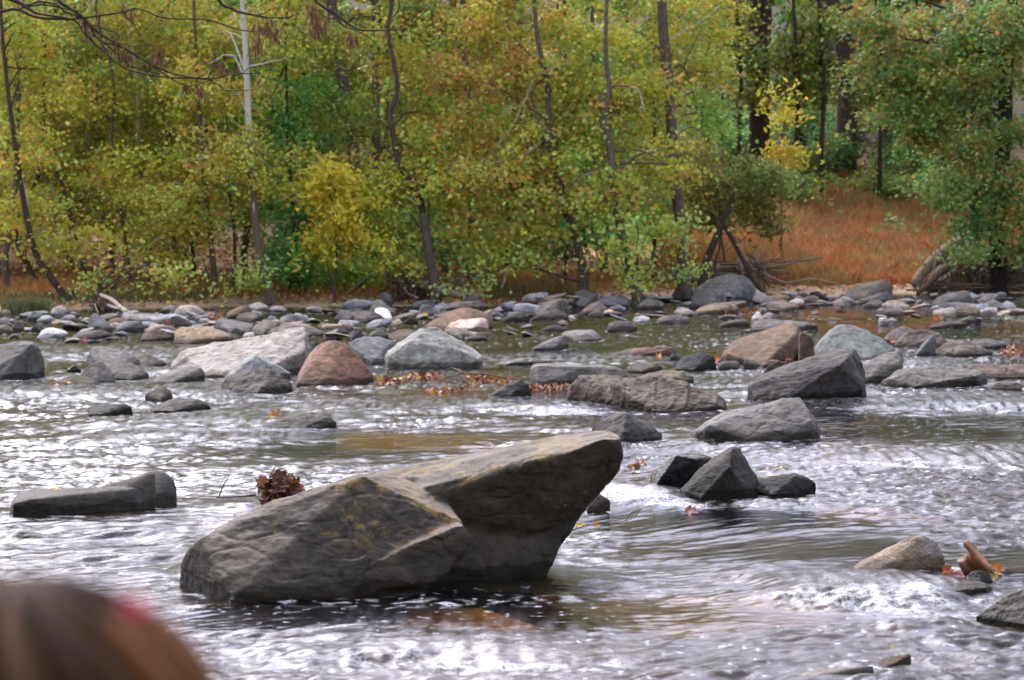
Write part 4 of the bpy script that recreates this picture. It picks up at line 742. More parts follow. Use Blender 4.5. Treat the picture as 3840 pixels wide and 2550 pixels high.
def tree(name, label, Y, trunk, w0, w1, blobs, size=.078, cat='tree', group=None, bark=(.14, .105, .08), mat=None, limbs=(), shape=LEAF6, auto=10, extra_up=None, flare=1.5):
    """trunk: px points from foot to top; blobs: (px,py,rx_px,rz_px,n,mix[,dY[,ry m]])"""
    global LEAFCOUNT
    pts = [P(px, py, Y+(d[0] if d else 0)) for px, py, *d in trunk]
    b = pts[0].copy(); b[2] = min(b[2], gz_(b[0], b[1]))-.12; pts[0] = b if abs(b[2]-pts[0][2]) < .35 else pts[0]
    if pts[0] is not b: pts = [b]+pts
    s = Y/FPX; root = empty(name, (b[0], b[1], b[2]+.12), label, cat, group)
    T = Tubes(); T.add(pts, w0*s*.5, w1*s*.5, 8, n=max(14, 5*len(pts)), col=bark, rough=.07, power=.9)
    if flare: 
        for a in rng.uniform(0, 6.28, 5): T.add([pts[0]+np.array([0, 0, .45]), pts[0]+np.array([math.cos(a)*w0*s*.9, math.sin(a)*w0*s*.9, .02])], w0*s*.28, w0*s*.1, 5, col=bark)
    bl = []
    for bb in blobs:
        px, py, rx, rz, n, mix = bb[:6]; dY = bb[6] if len(bb) > 6 else 0; ry = bb[7] if len(bb) > 7 else None
        bl.append((P(px, py, Y+dY+(.3 if dY > -.9 else 0)), (rx*s, ry or max(.7, rx*s*.7), rz*s), n, mix, bb[8] if len(bb) > 8 else None))
    for lm in limbs:
        lp, a, c_, *cc = lm; T.add([P(x, y, Y+(d[0] if d else 0)) for x, y, *d in lp], a*s*.5, c_*s*.5, 6, jit=.05, col=cc[0] if cc else bark, n=6*len(lp))
    if bl:
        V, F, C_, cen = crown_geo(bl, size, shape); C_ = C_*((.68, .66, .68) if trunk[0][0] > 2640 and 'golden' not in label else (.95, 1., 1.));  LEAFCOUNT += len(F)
        tz = np.array(pts)
        for _ in range(auto):
            c = cen[rng.integers(len(cen))]; zt = c[2]-rng.uniform(.3, 1.6)
            k = np.argmin(np.abs(tz[:, 2]-zt)+.2*np.linalg.norm(tz[:, :2]-c[:2], axis=1)); a0 = tz[k]
            if k+1 < len(tz): a0 = a0+(tz[k+1]-a0)*rng.uniform(0, 1)
            mid = (a0+c)/2+np.array([0, 0, rng.uniform(-.1, .35)])+rng.normal(size=3)*.08
            T.add([a0, mid, c], w0*s*rng.uniform(.09, .16), .006, 5, n=9, jit=.05, col=bark)
    tm = T.mesh('trunk', mat or M_BARK); tm.transform(__import__('mathutils').Matrix.Translation(-root.location)); obj('trunk', tm, root)
    if bl:
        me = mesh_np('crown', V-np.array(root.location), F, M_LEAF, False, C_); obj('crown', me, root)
    return root
# ------------------------------------------------------------------ trees (px in the photo; Y metres away)
YG = dict(yg=6, ye=2.0, orr=1.5, gr=.8, ol=1.5); YG2 = dict(yg=5, lg=1.6, orr=2.8, ye=1.6, gr=1); OLV = dict(ol=4, yg=3, gr=2, orr=.8); GRN = dict(gr=4, dg=3, yg=.8, lg=.5)
DGR = dict(dg=5, gr=2, ol=.6); SYC = dict(yg=4, lg=2.2, orr=3.2, ye=1.4, gr=1.); LGT = dict(lg=5, yg=3, ye=.6, orr=.6, gr=1); YEL = dict(ye=8, yg=1.2, orr=.6); RGT = dict(gr=4, lg=2, orr=1.8, yg=2, dg=2)
BR = (.13, .10, .08); DK = (.07, .055, .045); PALE = (.55, .52, .45); GRB = (.17, .14, .125)
# tall white-barked sycamore, left of centre
tree('sycamore_tree', 'tall sycamore with a flaking white upper trunk and brown foot, left of centre', 50.5,
     [(1012, 1128), (1000, 1060), (972, 940), (955, 800), (944, 650), (935, 500), (927, 330), (920, 180), (912, 60), (905, -60), (895, -420)], 34, 14,
     [(850, 560, 260, 120, 2200, SYC), (1060, 640, 200, 150, 1500, SYC), (700, 760, 200, 130, 1500, YG2), (970, 1010, 90, 80, 300, LGT, -.4, .5), (820, 330, 260, 150, 2400, YG2, .6), (1000, 120, 260, 130, 2000, YG2, .8), (900, -250, 420, 260, 2600, YG2, 1)],
     mat=M_SYC, limbs=[([(948, 700), (880, 690), (790, 705), (690, 740)], 10, 3), ([(940, 560), (860, 560), (780, 590), (700, 600)], 9, 3), ([(925, 300), (880, 220), (850, 205), (780, 240)], 10, 3), ([(946, 560), (1010, 620), (1060, 700)], 6, 2), ([(930, 250), (1000, 235), (1060, 225)], 8, 3)])
tree('slender_tree', 'slender brown-trunked tree left of the white sycamore', 51.5, [(805, 1118), (800, 1000), (785, 850), (768, 700), (755, 500), (740, 350), (730, 100), (720, -200)], 26, 10,
     [(640, 880, 190, 130, 2000, YG), (760, 640, 170, 120, 1500, YG), (560, 640, 210, 150, 2200, YG), (700, 350, 200, 150, 2000, YG, 1), (700, 60, 220, 140, 2000, YG2, 1), (700, -250, 300, 200, 1500, YG, 1)],
     limbs=[([(640, 850), (560, 930), (480, 1010)], 6, 3, PALE)], auto=12)
tree('leaning_tree', 'thin dark tree leaning left over the gravel bar at left', 49.5, [(262, 1168), (240, 1110), (190, 1040), (130, 940), (90, 760), (60, 560), (40, 420), (10, 150), (0, -100)], 30, 12,
     [(120, 760, 190, 140, 2200, YG), (60, 560, 170, 140, 1700, YG2), (250, 900, 170, 90, 1100, YG), (100, 320, 200, 160, 2000, YG, .5), (60, 60, 220, 150, 2000, YG2, .5)], auto=10, bark=DK, limbs=[([(100, 880), (110, 800), (80, 650)], 7, 4, PALE)])
tree('drooping_sapling', 'small tree drooping pale green leaves over the water by a broken root stub, left', 48.5, [(370, 1160), (374, 1120), (378, 1085), (372, 1060)], 26, 14,
     [(480, 1035, 130, 45, 420, LGT, 0, .8), (640, 1020, 100, 55, 330, SYC, 0, .7), (420, 985, 110, 50, 260, SYC, 0, .6)], bark=DK, limbs=[([(372, 1075), (420, 1020), (500, 1000), (600, 990)], 8, 3, GRB)], auto=6)
lft = [(40, 1120, 20, 60, 980, 30), (180, 1105, 60, 150, 880, 22), (120, 1100, 95, -20, 900, 20), (330, 1100, 290, 200, 900, 18), (440, 1100, 400, 330, 860, 20), (300, 1130, 255, 120, 940, 24), (500, 1095, 470, 420, 900, 16), (560, 1110, 545, 520, 900, 22), (620, 1110, 610, 640, 880, 18), (690, 1118, 655, 600, 930, 26), (740, 1100, 720, 700, 900, 16), (240, 1090, 250, 330, 900, 14), (870, 1095, 880, 850, 900, 14), (655, 1080, 700, 780, 930, 16)]
lbl = ['leftmost leaning trunk at the picture edge', 'young brown tree second from the left edge', 'crooked young tree third from the left edge', 'straight thin young tree behind the leaning dark one', 'young tree with yellow leaves behind the root stub', 'dark young tree right beside the leaning dark one', 'thin young tree above the pale blue slab', 'young tree with a fork above the pale blue slab', 'thin upright young tree left of the slender brown trunk', 'thicker leaning young tree left of the slender brown trunk',
       'pole-like young tree just left of the slender brown trunk', 'very thin young tree in the left thicket', 'pole-like young tree between the slender trunk and the white sycamore', 'young tree crossing behind the thicker leaning one']
for i, (x0, y0, x1, x2, ym, w_) in enumerate(lft):
    Yt = 52.5+(i*37 % 17)*.45; mix = [YG, YG2, YG, OLV][i % 4]; j = lambda a: float(rng.uniform(-a, a))
    tree('young_tree', lbl[i], Yt, [(x0, y0), (x1, ym), (x2, 600+j(60)), (x2-20+j(40), 300), (x2-30+j(50), 20), (x2, -300)], w_, 6,
         [(x1+j(60), 770+j(60), 120, 90, 800, mix), (x2+j(80), 560+j(60), 150, 130, 1500, mix), (x2+j(90), 330+j(50), 160, 130, 1600, mix), (x2+j(90), 110+j(50), 170, 140, 1600, mix), (x2+j(60), -180, 240, 160, 1100, mix)], bark=[BR, DK, GRB][i % 3], auto=7, mat=M_SYC if i in (2, 4, 7, 11) else None, flare=0, group=None)
# dark green understory tree right of white sycamore
tree('green_tree', 'dark green leafy tree standing just right of the white sycamore', 52.3, [(1130, 1105), (1120, 980), (1100, 800), (1080, 500), (1070, 100)], 22, 8,
     [(1090, 930, 110, 90, 1500, DGR, -1, .8), (1180, 800, 140, 90, 1600, DGR), (1040, 700, 120, 120, 1500, GRN), (1100, 520, 170, 130, 2400, DGR), (1120, 350, 190, 110, 2200, GRN), (1000, 420, 110, 120, 1200, GRN), (1180, 170, 200, 120, 2000, OLV), (1120, -60, 220, 160, 1600, YG)], bark=DK, shape=LEAFN, size=.12)
tree('yellow_tree', 'small bright golden-yellow tree left of the centre of the far bank', 50.2, [(1255, 1090), (1262, 980), (1258, 860), (1240, 740), (1235, 620)], 16, 5,
     [(1240, 640, 90, 75, 1000, YEL, 0, .5), (1200, 730, 110, 50, 900, YEL, 0, .5), (1270, 800, 80, 90, 900, YEL, 0, .5), (1300, 880, 90, 60, 600, dict(ye=4, yg=3), 0, .5), (1240, 910, 100, 55, 600, dict(ye=4, yg=3), 0, .5), (1340, 730, 80, 70, 450, dict(ye=3, yg=4), .3, .5)], bark=DK, shape=LEAFN, size=.13, auto=12, flare=0)
tree('crooked_tree', 'tree with a dark snaking trunk left of the centre, leafy at its foot', 51.5, [(1628, 1050), (1612, 960), (1590, 850), (1572, 740), (1500, 620), (1478, 520), (1462, 430), (1490, 340), (1478, 240), (1455, 120), (1470, 0), (1500, -250)], 32, 12,
     [(1420, 780, 170, 120, 1900, YG2, .5), (1560, 880, 150, 110, 1500, LGT, -.4), (1440, 980, 150, 50, 380, LGT, -.6, .7), (1560, 1000, 120, 40, 200, SYC, -.6, .7), (1380, 640, 150, 110, 1500, YG), (1560, 600, 150, 130, 1700, SYC), (1330, 420, 190, 140, 2200, OLV, 1), (1560, 320, 190, 150, 2200, YG2, 1), (1420, 150, 220, 150, 2200, YG2, 1), (1480, -160, 320, 180, 2000, YG, 1)], bark=(.10, .075, .06), limbs=[([(1490, 860), (1470, 900), (1440, 990), (1400, 1020), (1300, 1100)], 7, 3, PALE), ([(1478, 500), (1420, 440), (1400, 350)], 8, 4)])
tree('root_bank_tree', 'trunk rising from the tangled root bank right of the sandy bar', 50.6, [(1640, 1120), (1625, 1040), (1600, 900), (1590, 800)], 46, 30, [(1720, 1050, 140, 40, 260, LGT, -.5, .7), (1560, 980, 120, 60, 380, SYC, -.3, .7)], bark=(.12, .09, .075), auto=5)
# big leaning sycamores of the centre
tree('sycamore_tree', 'large leafy sycamore at the centre whose long pale boughs reach left over the bar', 51.6, [(2190, 1085), (2186, 1010), (2160, 900), (2120, 760), (2080, 600), (2060, 470), (2050, 300), (2010, 100), (2000, -250)], 42, 13,
     [(1780, 700, 260, 120, 3600, SYC, -.6), (1990, 560, 240, 140, 3600, SYC, -.3), (1740, 480, 220, 130, 2800, SYC), (1850, 870, 240, 70, 1500, SYC, -.4), (2050, 760, 220, 120, 2600, YG2, -.4), (1980, 940, 210, 50, 400, LGT, -.8, .8), (1760, 960, 150, 50, 280, LGT, -.8, .8), (1800, 270, 260, 140, 3200, dict(orr=3.5, yg=3, ol=1), .3), (2080, 300, 230, 150, 2800, YG2, .3), (1900, 60, 280, 150, 3200, dict(orr=3, yg=4, gr=1), .5), (1980, -200, 400, 190, 2200, YG2, .8)], bark=(.14, .11, .09),
     limbs=[([(2100, 690), (2060, 530), (1960, 585), (1860, 610), (1780, 650)], 15, 5, PALE), ([(2095, 640), (2010, 440), (2010, 320, .2), (2150, 220)], 13, 4, GRB), ([(1780, 640), (1900, 500), (1960, 400), (2010, 290), (2140, 230)], 10, 4, PALE), ([(1880, 1080), (1910, 1010), (1960, 950), (2020, 890)], 10, 4, PALE), ([(2035, 820), (2060, 770), (2180, 660), (2290, 640)], 10, 8, PALE), ([(1920, 560), (1925, 640), (1900, 700), (1860, 740)], 7, 3, PALE)], auto=18, size=.09)
tree('sycamore_tree', 'sycamore with a knobbed grey trunk and a hooked dead limb, right of centre', 51.2, [(2388, 1082), (2372, 1010), (2330, 860), (2300, 700), (2290, 560), (2275, 470), (2272, 400), (2285, 330), (2270, 150), (2290, -250)], 46, 13,
     [(2250, 720, 200, 120, 2300, SYC, -.3), (2430, 600, 170, 130, 1900, YG2, -.2), (2400, 820, 190, 100, 1700, LGT, -.5), (2300, 930, 170, 50, 450, LGT, -.8, .8), (2530, 940, 100, 50, 220, LGT, -.8, .7), (2420, 1020, 120, 30, 170, LGT, -1, .6), (2260, 420, 170, 140, 1900, SYC, .2), (2420, 320, 160, 140, 1700, YG, .3), (2240, 150, 210, 150, 2200, YG, .4), (2380, -120, 320, 200, 2200, YG, .8)], bark=(.17, .135, .115),
     limbs=[([(2275, 440), (2250, 380), (2300, 330), (2360, 322)], 14, 5, GRB), ([(2365, 325), (2395, 345), (2418, 420)], 9, 5, PALE), ([(2290, 560), (2260, 470), (2235, 450)], 12, 5), ([(2290, 650), (2240, 640), (2180, 660), (2060, 790)], 10, 4, GRB)], auto=16, size=.09)
tree('tall_tree', 'tall straight brown tree with a pale hanging vine, right of centre', 53, [(2562, 1068), (2560, 960), (2545, 800), (2525, 600), (2515, 420), (2500, 250), (2485, 90), (2480, -60), (2470, -420)], 46, 36,
     [(2620, 200, 170, 140, 1900, YG2, .3), (2420, 120, 150, 130, 1500, YG, .5), (2640, 420, 150, 120, 1500, dict(yg=3, lg=2, gr=3), .5), (2600, 40, 230, 130, 2000, YG, .5), (2520, -220, 330, 180, 2000, YG, .5), (2570, 1000, 70, 70, 220, LGT, -1, .5)], bark=(.15, .115, .10),
     limbs=[([(2545, 460), (2560, 500), (2530, 560), (2520, 700), (2560, 790), (2540, 870)], 5, 3, PALE), ([(2515, 150), (2610, 90), (2700, 20)], 9, 4, PALE), ([(2535, 500), (2600, 480), (2640, 510), (2650, 560)], 5, 3, GRB)])
tree('leaning_snag', 'dark forked trunk leaning right with a prop limb resting by the big bank boulder', 55.5, [(2625, 1085), (2650, 980), (2690, 880), (2712, 825), (2740, 750), (2756, 715)], 34, 12, [], bark=DK, limbs=[([(2712, 835), (2750, 900), (2790, 980), (2830, 1060), (2880, 1110)], 20, 14, DK), ([(2705, 870), (2690, 960), (2672, 1040)], 9, 6, DK), ([(2712, 825), (2670, 800), (2640, 790)], 12, 5, DK), ([(2750, 740), (2765, 690)], 9, 4, GRB)], flare=0)
tree('olive_shrub', 'pale olive feathery shrub above the forked leaning trunk', 58, [(2720, 1000), (2700, 850), (2690, 700)], 14, 6, [(2720, 760, 170, 90, 2600, dict(ol=4, yg=3, lg=1)), (2830, 660, 150, 90, 1900, dict(ol=3, lg=2, gr=2)), (2640, 640, 120, 100, 1500, dict(ol=3, yg=3)), (2820, 830, 150, 60, 1400, dict(ol=4, gr=1), 1)], cat='shrub', size=.085, flare=0, auto=14)
for i, (px, pt, w_, wt, Yt, mix, nm) in enumerate([(2850, -400, 84, 76, 76, OLV, 'thick dark trunk deep in the wood right of the tall straight tree'), (3175, -400, 84, 74, 78, YG, 'thick grey leaning trunk high on the slope at upper right'), (1330, -300, 50, 38, 56.5, OLV, 'thick grey-brown trunk deep in the wood above the yellow tree'), (1410, -300, 36, 30, 57, YG, 'straight grey trunk in the wood right of the thick grey-brown one'), (1770, -300, 34, 24, 55.5, OLV, 'dark trunk deep in the wood behind the big centre sycamore'), (3230, -300, 34, 28, 84, OLV, 'narrow dark trunk far back at upper right')]):
    lean = {0: -10, 1: -70, 2: -90, 3: 0, 4: -40, 5: 0}[i]
    fy = {0: 620, 1: 330, 2: 640, 3: 640, 4: 640, 5: 420}[i]
    tree('old_tree', nm, Yt, [(px, fy), (px+lean*.3, fy-230), (px+lean, 0), (px+lean*1.5, pt)], w_, wt, [(px-160, 20, 170, 130, 900, mix, 1), (px+180, 60, 160, 130, 900, mix, 1), (px, -260, 300, 160, 1600, mix)], bark=(.13, .10, .095) if i else DK, size=.12)
tree('yellow_sapling', 'small golden sapling glowing among green shrubs at upper right', 62, [(2930, 780), (2925, 600), (2940, 450), (2955, 290)], 8, 3,
     [(2945, 330, 40, 60, 260, YEL, -1, .3), (3010, 310, 50, 30, 140, YEL, -1, .3), (2920, 400, 50, 60, 260, YEL, -1, .3), (2890, 480, 50, 40, 170, YEL, -1, .3), (2960, 570, 80, 50, 280, YEL, -1.2, .4), (2990, 615, 50, 25, 120, YEL, -1.2, .4)], size=.14, shape=LEAFN, flare=0, auto=8)
for i, (px, py, rx, rz, Yt, mix, n, nm) in enumerate([
    (3040, 440, 150, 100, 69, DGR, 2600, 'dark green rounded shrub above the grass slope, beside the golden sapling'), (3130, 590, 210, 100, 68, GRN, 3600, 'wide green bush on the slope below the dark rounded shrub'), (2900, 680, 190, 90, 66, dict(gr=3, yg=2, lg=1, dg=1), 3000, 'mixed green bush at the top left of the grass slope'),
    (3270, 690, 200, 70, 68, dict(gr=3, lg=2, yg=2), 2800, 'light green bush at the top of the grass slope'), (3440, 620, 170, 110, 68, GRN, 2800, 'green bush at the top right of the grass slope'), (2760, 480, 150, 120, 66, dict(gr=3, lg=2, dg=2), 2400, 'blue-green bush between the tall straight tree and the golden sapling'),
    (2700, 330, 150, 130, 67, dict(gr=3, lg=2, ye=.6, dg=2), 2400, 'green sapling crown right of the tall straight tree'), (3120, 260, 200, 120, 70, dict(gr=2, ol=3, orr=1, yg=1), 2600, 'olive bush in front of the thick trunks at upper right'),
    (1450, 870, 230, 110, 55.5, GRN, 2600, 'dark green bush behind the snaking trunk'), (1850, 900, 240, 90, 56, dict(gr=3, ol=3, yg=1), 2600, 'shady green bush under the big centre sycamore'), (2120, 870, 200, 100, 57, DGR, 2200, 'shaded bush between the two centre sycamores'), (1080, 1010, 110, 60, 53, DGR, 1200, 'blue-green low bush at the right foot of the white sycamore'),
    (1330, 1010, 150, 60, 53.5, dict(gr=3, ye=1, yg=2), 1600, 'low bush under the golden-yellow tree'), (3600, 740, 150, 90, 62, dict(gr=3, lg=1, ol=2, orr=.6), 2600, 'green thicket left of the overhanging right tree'), (2880, 560, 150, 90, 70, GRN, 1900, 'green bush before the thick dark trunk'), (3190, 400, 150, 90, 70, dict(gr=3, ol=2, orr=1), 1900, 'olive-green bush before the thick leaning trunk'), (3010, 320, 130, 90, 70, GRN, 1500, 'green bush high between the two thick trunks'), (2350, 760, 180, 120, 58, dict(gr=2, yg=2, ol=2), 2000, 'bush behind the knobbed sycamore')]):
    if px > 2650:   # stand it on the slope: find the distance where the ground meets its foot
        for Yt in np.arange(61, 100, .5):
            if 808-(gz_((px-CX)/FPX*Yt, Yt)-CAMZ)*FPX/Yt < py+rz*.95: break
        Yt = float(Yt)
    tree('shrub', nm, Yt, [(px, py+rz+20), (px+10, py), (px, py-rz*.5)], 12, 4, [(px, py, rx, rz, n, mix, 0, 1.1)], cat='shrub', size=.10, flare=0, auto=8, bark=DK)
tree('overhanging_tree', 'big dark-trunked tree at the right edge whose leafy boughs hang toward the water', 58, [(3745, 1060), (3740, 900), (3750, 700), (3765, 500), (3770, 300), (3790, 0), (3800, -350)], 70, 50,
     [(3560, 280, 300, 150, 4200, RGT, -1), (3310, 270, 170, 100, 1500, RGT, -1), (3300, 60, 190, 100, 1500, RGT, -1), (3700, 120, 260, 140, 3400, RGT, -1), (3450, 130, 240, 130, 2800, dict(gr=3, orr=2.5, yg=2, lg=1), -.5), (3640, 480, 260, 120, 3200, RGT, -1), (3450, 430, 200, 100, 2000, RGT, -1.3), (3720, 660, 190, 110, 2200, RGT, -1), (3540, 700, 150, 70, 1000, dict(gr=3, lg=3, dg=1), -1.5), (3820, 860, 130, 120, 1300, RGT, -1.5), (3700, 950, 170, 60, 700, dict(lg=3, gr=3, orr=1), -2, .7), (3330, 830, 50, 25, 45, RGT, -1, .3), (3600, -150, 400, 180, 2800, RGT), (3620, 820, 120, 60, 600, dict(gr=3, dg=2), -1)],
     bark=(.05, .04, .035), limbs=[([(3750, 700), (3680, 600), (3560, 560), (3420, 560)], 16, 5, GRB), ([(3765, 450), (3700, 330), (3680, 380), (3640, 480)], 10, 4, PALE), ([(3770, 350), (3600, 250), (3450, 200)], 20, 6)], size=.10, auto=16)
tree('dark_tree', 'second dark trunk half hidden left of the overhanging right tree', 60, [(3655, 900), (3650, 760), (3640, 560), (3650, 300), (3640, -200)], 40, 24, [(3560, 580, 170, 120, 1500, GRN, -.5)], bark=DK)
for px, nm in ((2770, 'leafy understory tree left of the thick dark trunk'), (2985, 'leafy understory tree between the two thick trunks'), (3080, 'leafy understory tree touching the thick leaning trunk'), (3300, 'leafy understory tree behind the boughs of the overhanging right tree')):
    mx = dict(gr=3, ol=3, yg=2, ye=.8)
    tree('understory_tree', nm, 73.5+(px % 4)*.5, [(px, 560), (px+10, 300), (px-10, 0), (px, -300)], 22, 8, [(px+rng.uniform(-30, 30), 330, 80, 70, 900, mx), (px+rng.uniform(-30, 30), 190, 95, 80, 1200, mx), (px+rng.uniform(-30, 30), 60, 100, 80, 1200, mx), (px, -80, 110, 80, 900, mx)], size=.12, bark=DK, flare=0)
# the wood further back: rows of trees up the hillside, each with its own trunk and crown
back = []
for r_, Yr in enumerate([61, 68, 77, 90]):
    n = [15, 14, 13, 12][r_]
    for i in range(n):
        px = -80+(i+.5+rng.uniform(-.3, .3))*(4000/n); 
        if r_ <= 1 and 2500 < px < 3950: continue
        if 2740 < px < 2960 or 3080 < px < 3280: continue
        back.append((px, Yr+rng.uniform(-2.5, 2.5), r_))
for px in (2650, 3010, 3330, 3440): back.append((px, 80+rng.uniform(-2, 2), 1))
for px in range(2560, 3560, 105): back.append((px, 97+rng.uniform(-2, 3), 4))
for px in list(range(-1000, -120, 170))+list(range(4020, 4900, 170)): back.append((px, 57+(px % 3)*2, 0)); back.append((px+80, 69+(px % 5), 1))
desc = ['olive', 'green and yellow', 'russet-flecked', 'dull green', 'gold-flecked']; wh = ['in the first row', 'in the second row', 'in the third row', 'in the last row', 'on the crest']
def where_(px):
    marks = [(-900, 'well outside the left edge'), (-400, 'just outside the left edge'), (4250, 'just outside the right edge'), (4800, 'well outside the right edge'), (100, 'at the left edge'), (420, 'above the root stub'), (760, 'above the slender brown trunk'), (930, 'behind the white sycamore'), (1150, 'behind the dark green tree'), (1350, 'above the golden-yellow tree'), (1560, 'behind the snaking trunk'), (1800, 'left of the centre sycamore'), (2080, 'behind the centre sycamore'), (2300, 'behind the knobbed sycamore'), (2560, 'behind the tall straight tree'), (2850, 'behind the thick dark trunk'), (3180, 'behind the thick leaning trunk'), (3450, 'left of the overhanging tree'), (3900, 'at the right edge')]
    return min(marks, key=lambda m: abs(m[0]-px))[1]
seen_l = {}
for i, (px, Yt, r_) in enumerate(back):
    x = (px-CX)/FPX*Yt; z0 = gz_(x, Yt); s = Yt/FPX
    pyf = 808-(z0-CAMZ)/s; rightside = px > 2500
    mix = DGR if r_ == 4 else [OLV, dict(yg=4, gr=2, ye=1, ol=2), dict(ol=3, orr=2, yg=3), GRN, dict(yg=4, ye=2, ol=2)][i % 5] if not rightside else GRN if r_ == 4 else [OLV, GRN, dict(gr=3, ye=1, ol=2), GRN, dict(ol=3, orr=1.5, gr=2)][i % 5]
    top = 808-6.6/s if r_ < 2 else 808-11/s
    bl = []; y_ = pyf-(240 if r_ == 0 else 40 if r_ == 4 else 150)
    nlay = 0
    while y_ > top and nlay < 12:
        bl.append((px+rng.uniform(-70, 70), y_, 200*61/Yt+30, 95, 1050 if y_ > -80 else 600, mix, rng.uniform(-.8, .8), 1.3)); y_ -= 135; nlay += 1
    zt = 19.0 if r_ < 2 else 12.0; ytop = 808-zt/s; y_ -= 60
    while y_ > ytop: bl.append((px+rng.uniform(-60, 60), y_, 230*61/Yt+60, 190, 520, mix, rng.uniform(-.8, .8), 1.6, .36)); y_ -= 300
    top = min(top, ytop)
    lab = f"{desc[i % 5]} tree {wh[r_]} of the wood {where_(px)}"
    if lab in seen_l: lab = lab.replace(' tree ', [' narrow tree ', ' bushy tree ', ' leafy tree ', ' broad tree '][seen_l[lab] % 4]); 
    seen_l[lab] = seen_l.get(lab, 0)+1
    tree('forest_tree', lab, Yt, [(px, pyf), (px+rng.uniform(-30, 30), pyf-300), (px+rng.uniform(-60, 60), pyf-700), (px, top)], rng.uniform(18, 40), 8, bl, size=.115 if r_ < 2 else .16, bark=[BR, DK, GRB][i % 3], flare=0, auto=4, group='trees of the wood on the far hillside')
# unseen near-bank trees added behind and beside the viewpoint to darken rock fronts
for i, (x, y) in enumerate([(-9, -3), (-4.5, -5), (1, -4.5), (5.5, -5.5), (10, -3), (-1.5, -9), (8, -10), (-9, -10)]):
    z0 = gz_(x, y)-.1; b = np.array([x, y, z0]); root = empty('unseen_shade_tree', b, f"unseen leafy tree added for shade, number of places behind the viewpoint {i}", 'tree', 'unseen trees added on the near bank behind the viewpoint for shade'); root['label'] = 'unseen leafy tree added on the near bank behind the viewpoint for shade'
    T = Tubes(); T.add([b*0, np.array([.1, .1, 4]), np.array([.2, 0, 9])], .17, .05, 8, col=BR); obj('trunk', T.mesh('trunk', M_BARK), root)
    V, F, C_, _c2 = crown_geo([((0, 0, 6.5), (2.6, 2.4, 2.6), 1800, GRN), ((0, 0, 4), (2.2, 2, 1.6), 900, GRN)], .42); obj('crown', mesh_np('crown', V, F, M_LEAF, False, C_), root)
print('LEAVES', LEAFCOUNT)

# ------------------------------------------------------------------ grass and leaf litter on the far bank
def grass(name, label_kind, n, samp, h, w_, cols):
    x, y = samp(n); z = ground_z(x, y); m = z > -.08; x, y, z = x[m], y[m], np.maximum(z[m], .02); n = len(x)
    hh = h*rng.uniform(.5, 1.25, n); ww = w_*rng.uniform(.6, 1.4, n); a = rng.uniform(0, 6.28, n)
    lean = rng.normal(size=(n, 2))*.35*hh[:, None]
    b = np.stack([x, y, z-.03], 1); d = np.stack([np.cos(a), np.sin(a), 0*a], 1)*ww[:, None]*.5
    m_ = b+np.stack([lean[:, 0]*.35, lean[:, 1]*.35, hh*.6], 1); tp = b+np.stack([lean[:, 0], lean[:, 1], hh*.95], 1)
    V = np.stack([b-d, b+d, m_+d*.8, tp, m_-d*.8], 1).reshape(-1, 3); F = np.arange(n*5).reshape(n, 5)
    cl = fbm(np.stack([x*.7, y*.7, 0*x], 1), 3); c = np.array(cols)[np.clip(((cl+.6)/1.2*len(cols)+rng.normal(size=n)*.7).astype(int), 0, len(cols)-1)]*rng.uniform(.75, 1.25, (n, 1))
    o = obj(name, mesh_np(name, V, F, M_GRASS, False, np.repeat(c, 5, 0))); tag(o, kind='stuff'); return o
def band(px0, px1, t0, t1):
    def f(n):
        y = rng.uniform(48, 80, n*3); x = (rng.uniform(px0, px1, n*3)-CX)/FPX*y; t = y-shore(x); m = (t > t0) & (t < t1); return x[m][:n], y[m][:n]
    return f
def slope(n):
    y = rng.uniform(58, 84, n*3); x = (rng.uniform(2480, 3900, n*3)-CX)/FPX*y; t = y-shore(x); m = (t > 2.2) & (t < 20); return x[m][:n], y[m][:n]
grass('dry_grass', '', 70000, slope, .34, .022, [(.54, .24, .10), (.48, .25, .11), (.58, .27, .12), (.40, .21, .10), (.30, .28, .10), (.54, .33, .14), (.46, .21, .09)])
grass('dry_grass', '', 26000, band(-60, 2550, 1.8, 8), .20, .02, [(.55, .24, .08), (.50, .27, .10), (.34, .30, .09), (.60, .31, .12), (.45, .20, .08)])
grass('green_grass', '', 9000, band(-60, 780, .9, 2.6), .24, .016, [(.10, .16, .05), (.16, .20, .06), (.26, .17, .06), (.08, .12, .05)])
grass('green_grass', '', 7000, band(1820, 2180, .5, 2.4), .32, .016, [(.15, .16, .05), (.24, .20, .08), (.30, .19, .08), (.18, .17, .06)])
def tuft(n):
    c = P(105, 1180, 47.2); return c[0]+rng.normal(size=n)*.19, c[1]+rng.normal(size=n)*.2
t = grass('grass_tuft', '', 1500, tuft, .26, .014, [(.10, .14, .05), (.14, .17, .06), (.20, .19, .08)]); del t['kind']; tag(t, 'dark green grass tuft at the left end of the gravel bar', 'grass tuft')
n = 42000; y = rng.uniform(48, 84, n); x = (rng.uniform(-150, 3990, n)-CX)/FPX*y; tt = y-shore(x); m = (tt > .2+rng.exponential(.8, n)) & (tt < 22); x, y = x[m], y[m]
z = ground_z(x, y)+.02; nn = rng.normal(size=(len(x), 3))*.35+np.array([0, -.2, 1])
cols = np.array([(.55, .24, .10), (.42, .17, .07), (.62, .33, .14), (.30, .14, .07), (.62, .44, .14)])[rng.integers(0, 5, len(x))]*rng.uniform(.7, 1.2, (len(x), 1))
V, F, C_ = leaves_geo(np.stack([x, y, z], 1), .12*rng.uniform(.6, 1.2, len(x)), nn, cols); tag(obj('leaf_litter', mesh_np('leaf_litter', V, F, M_DEAD, False, C_)), kind='stuff')

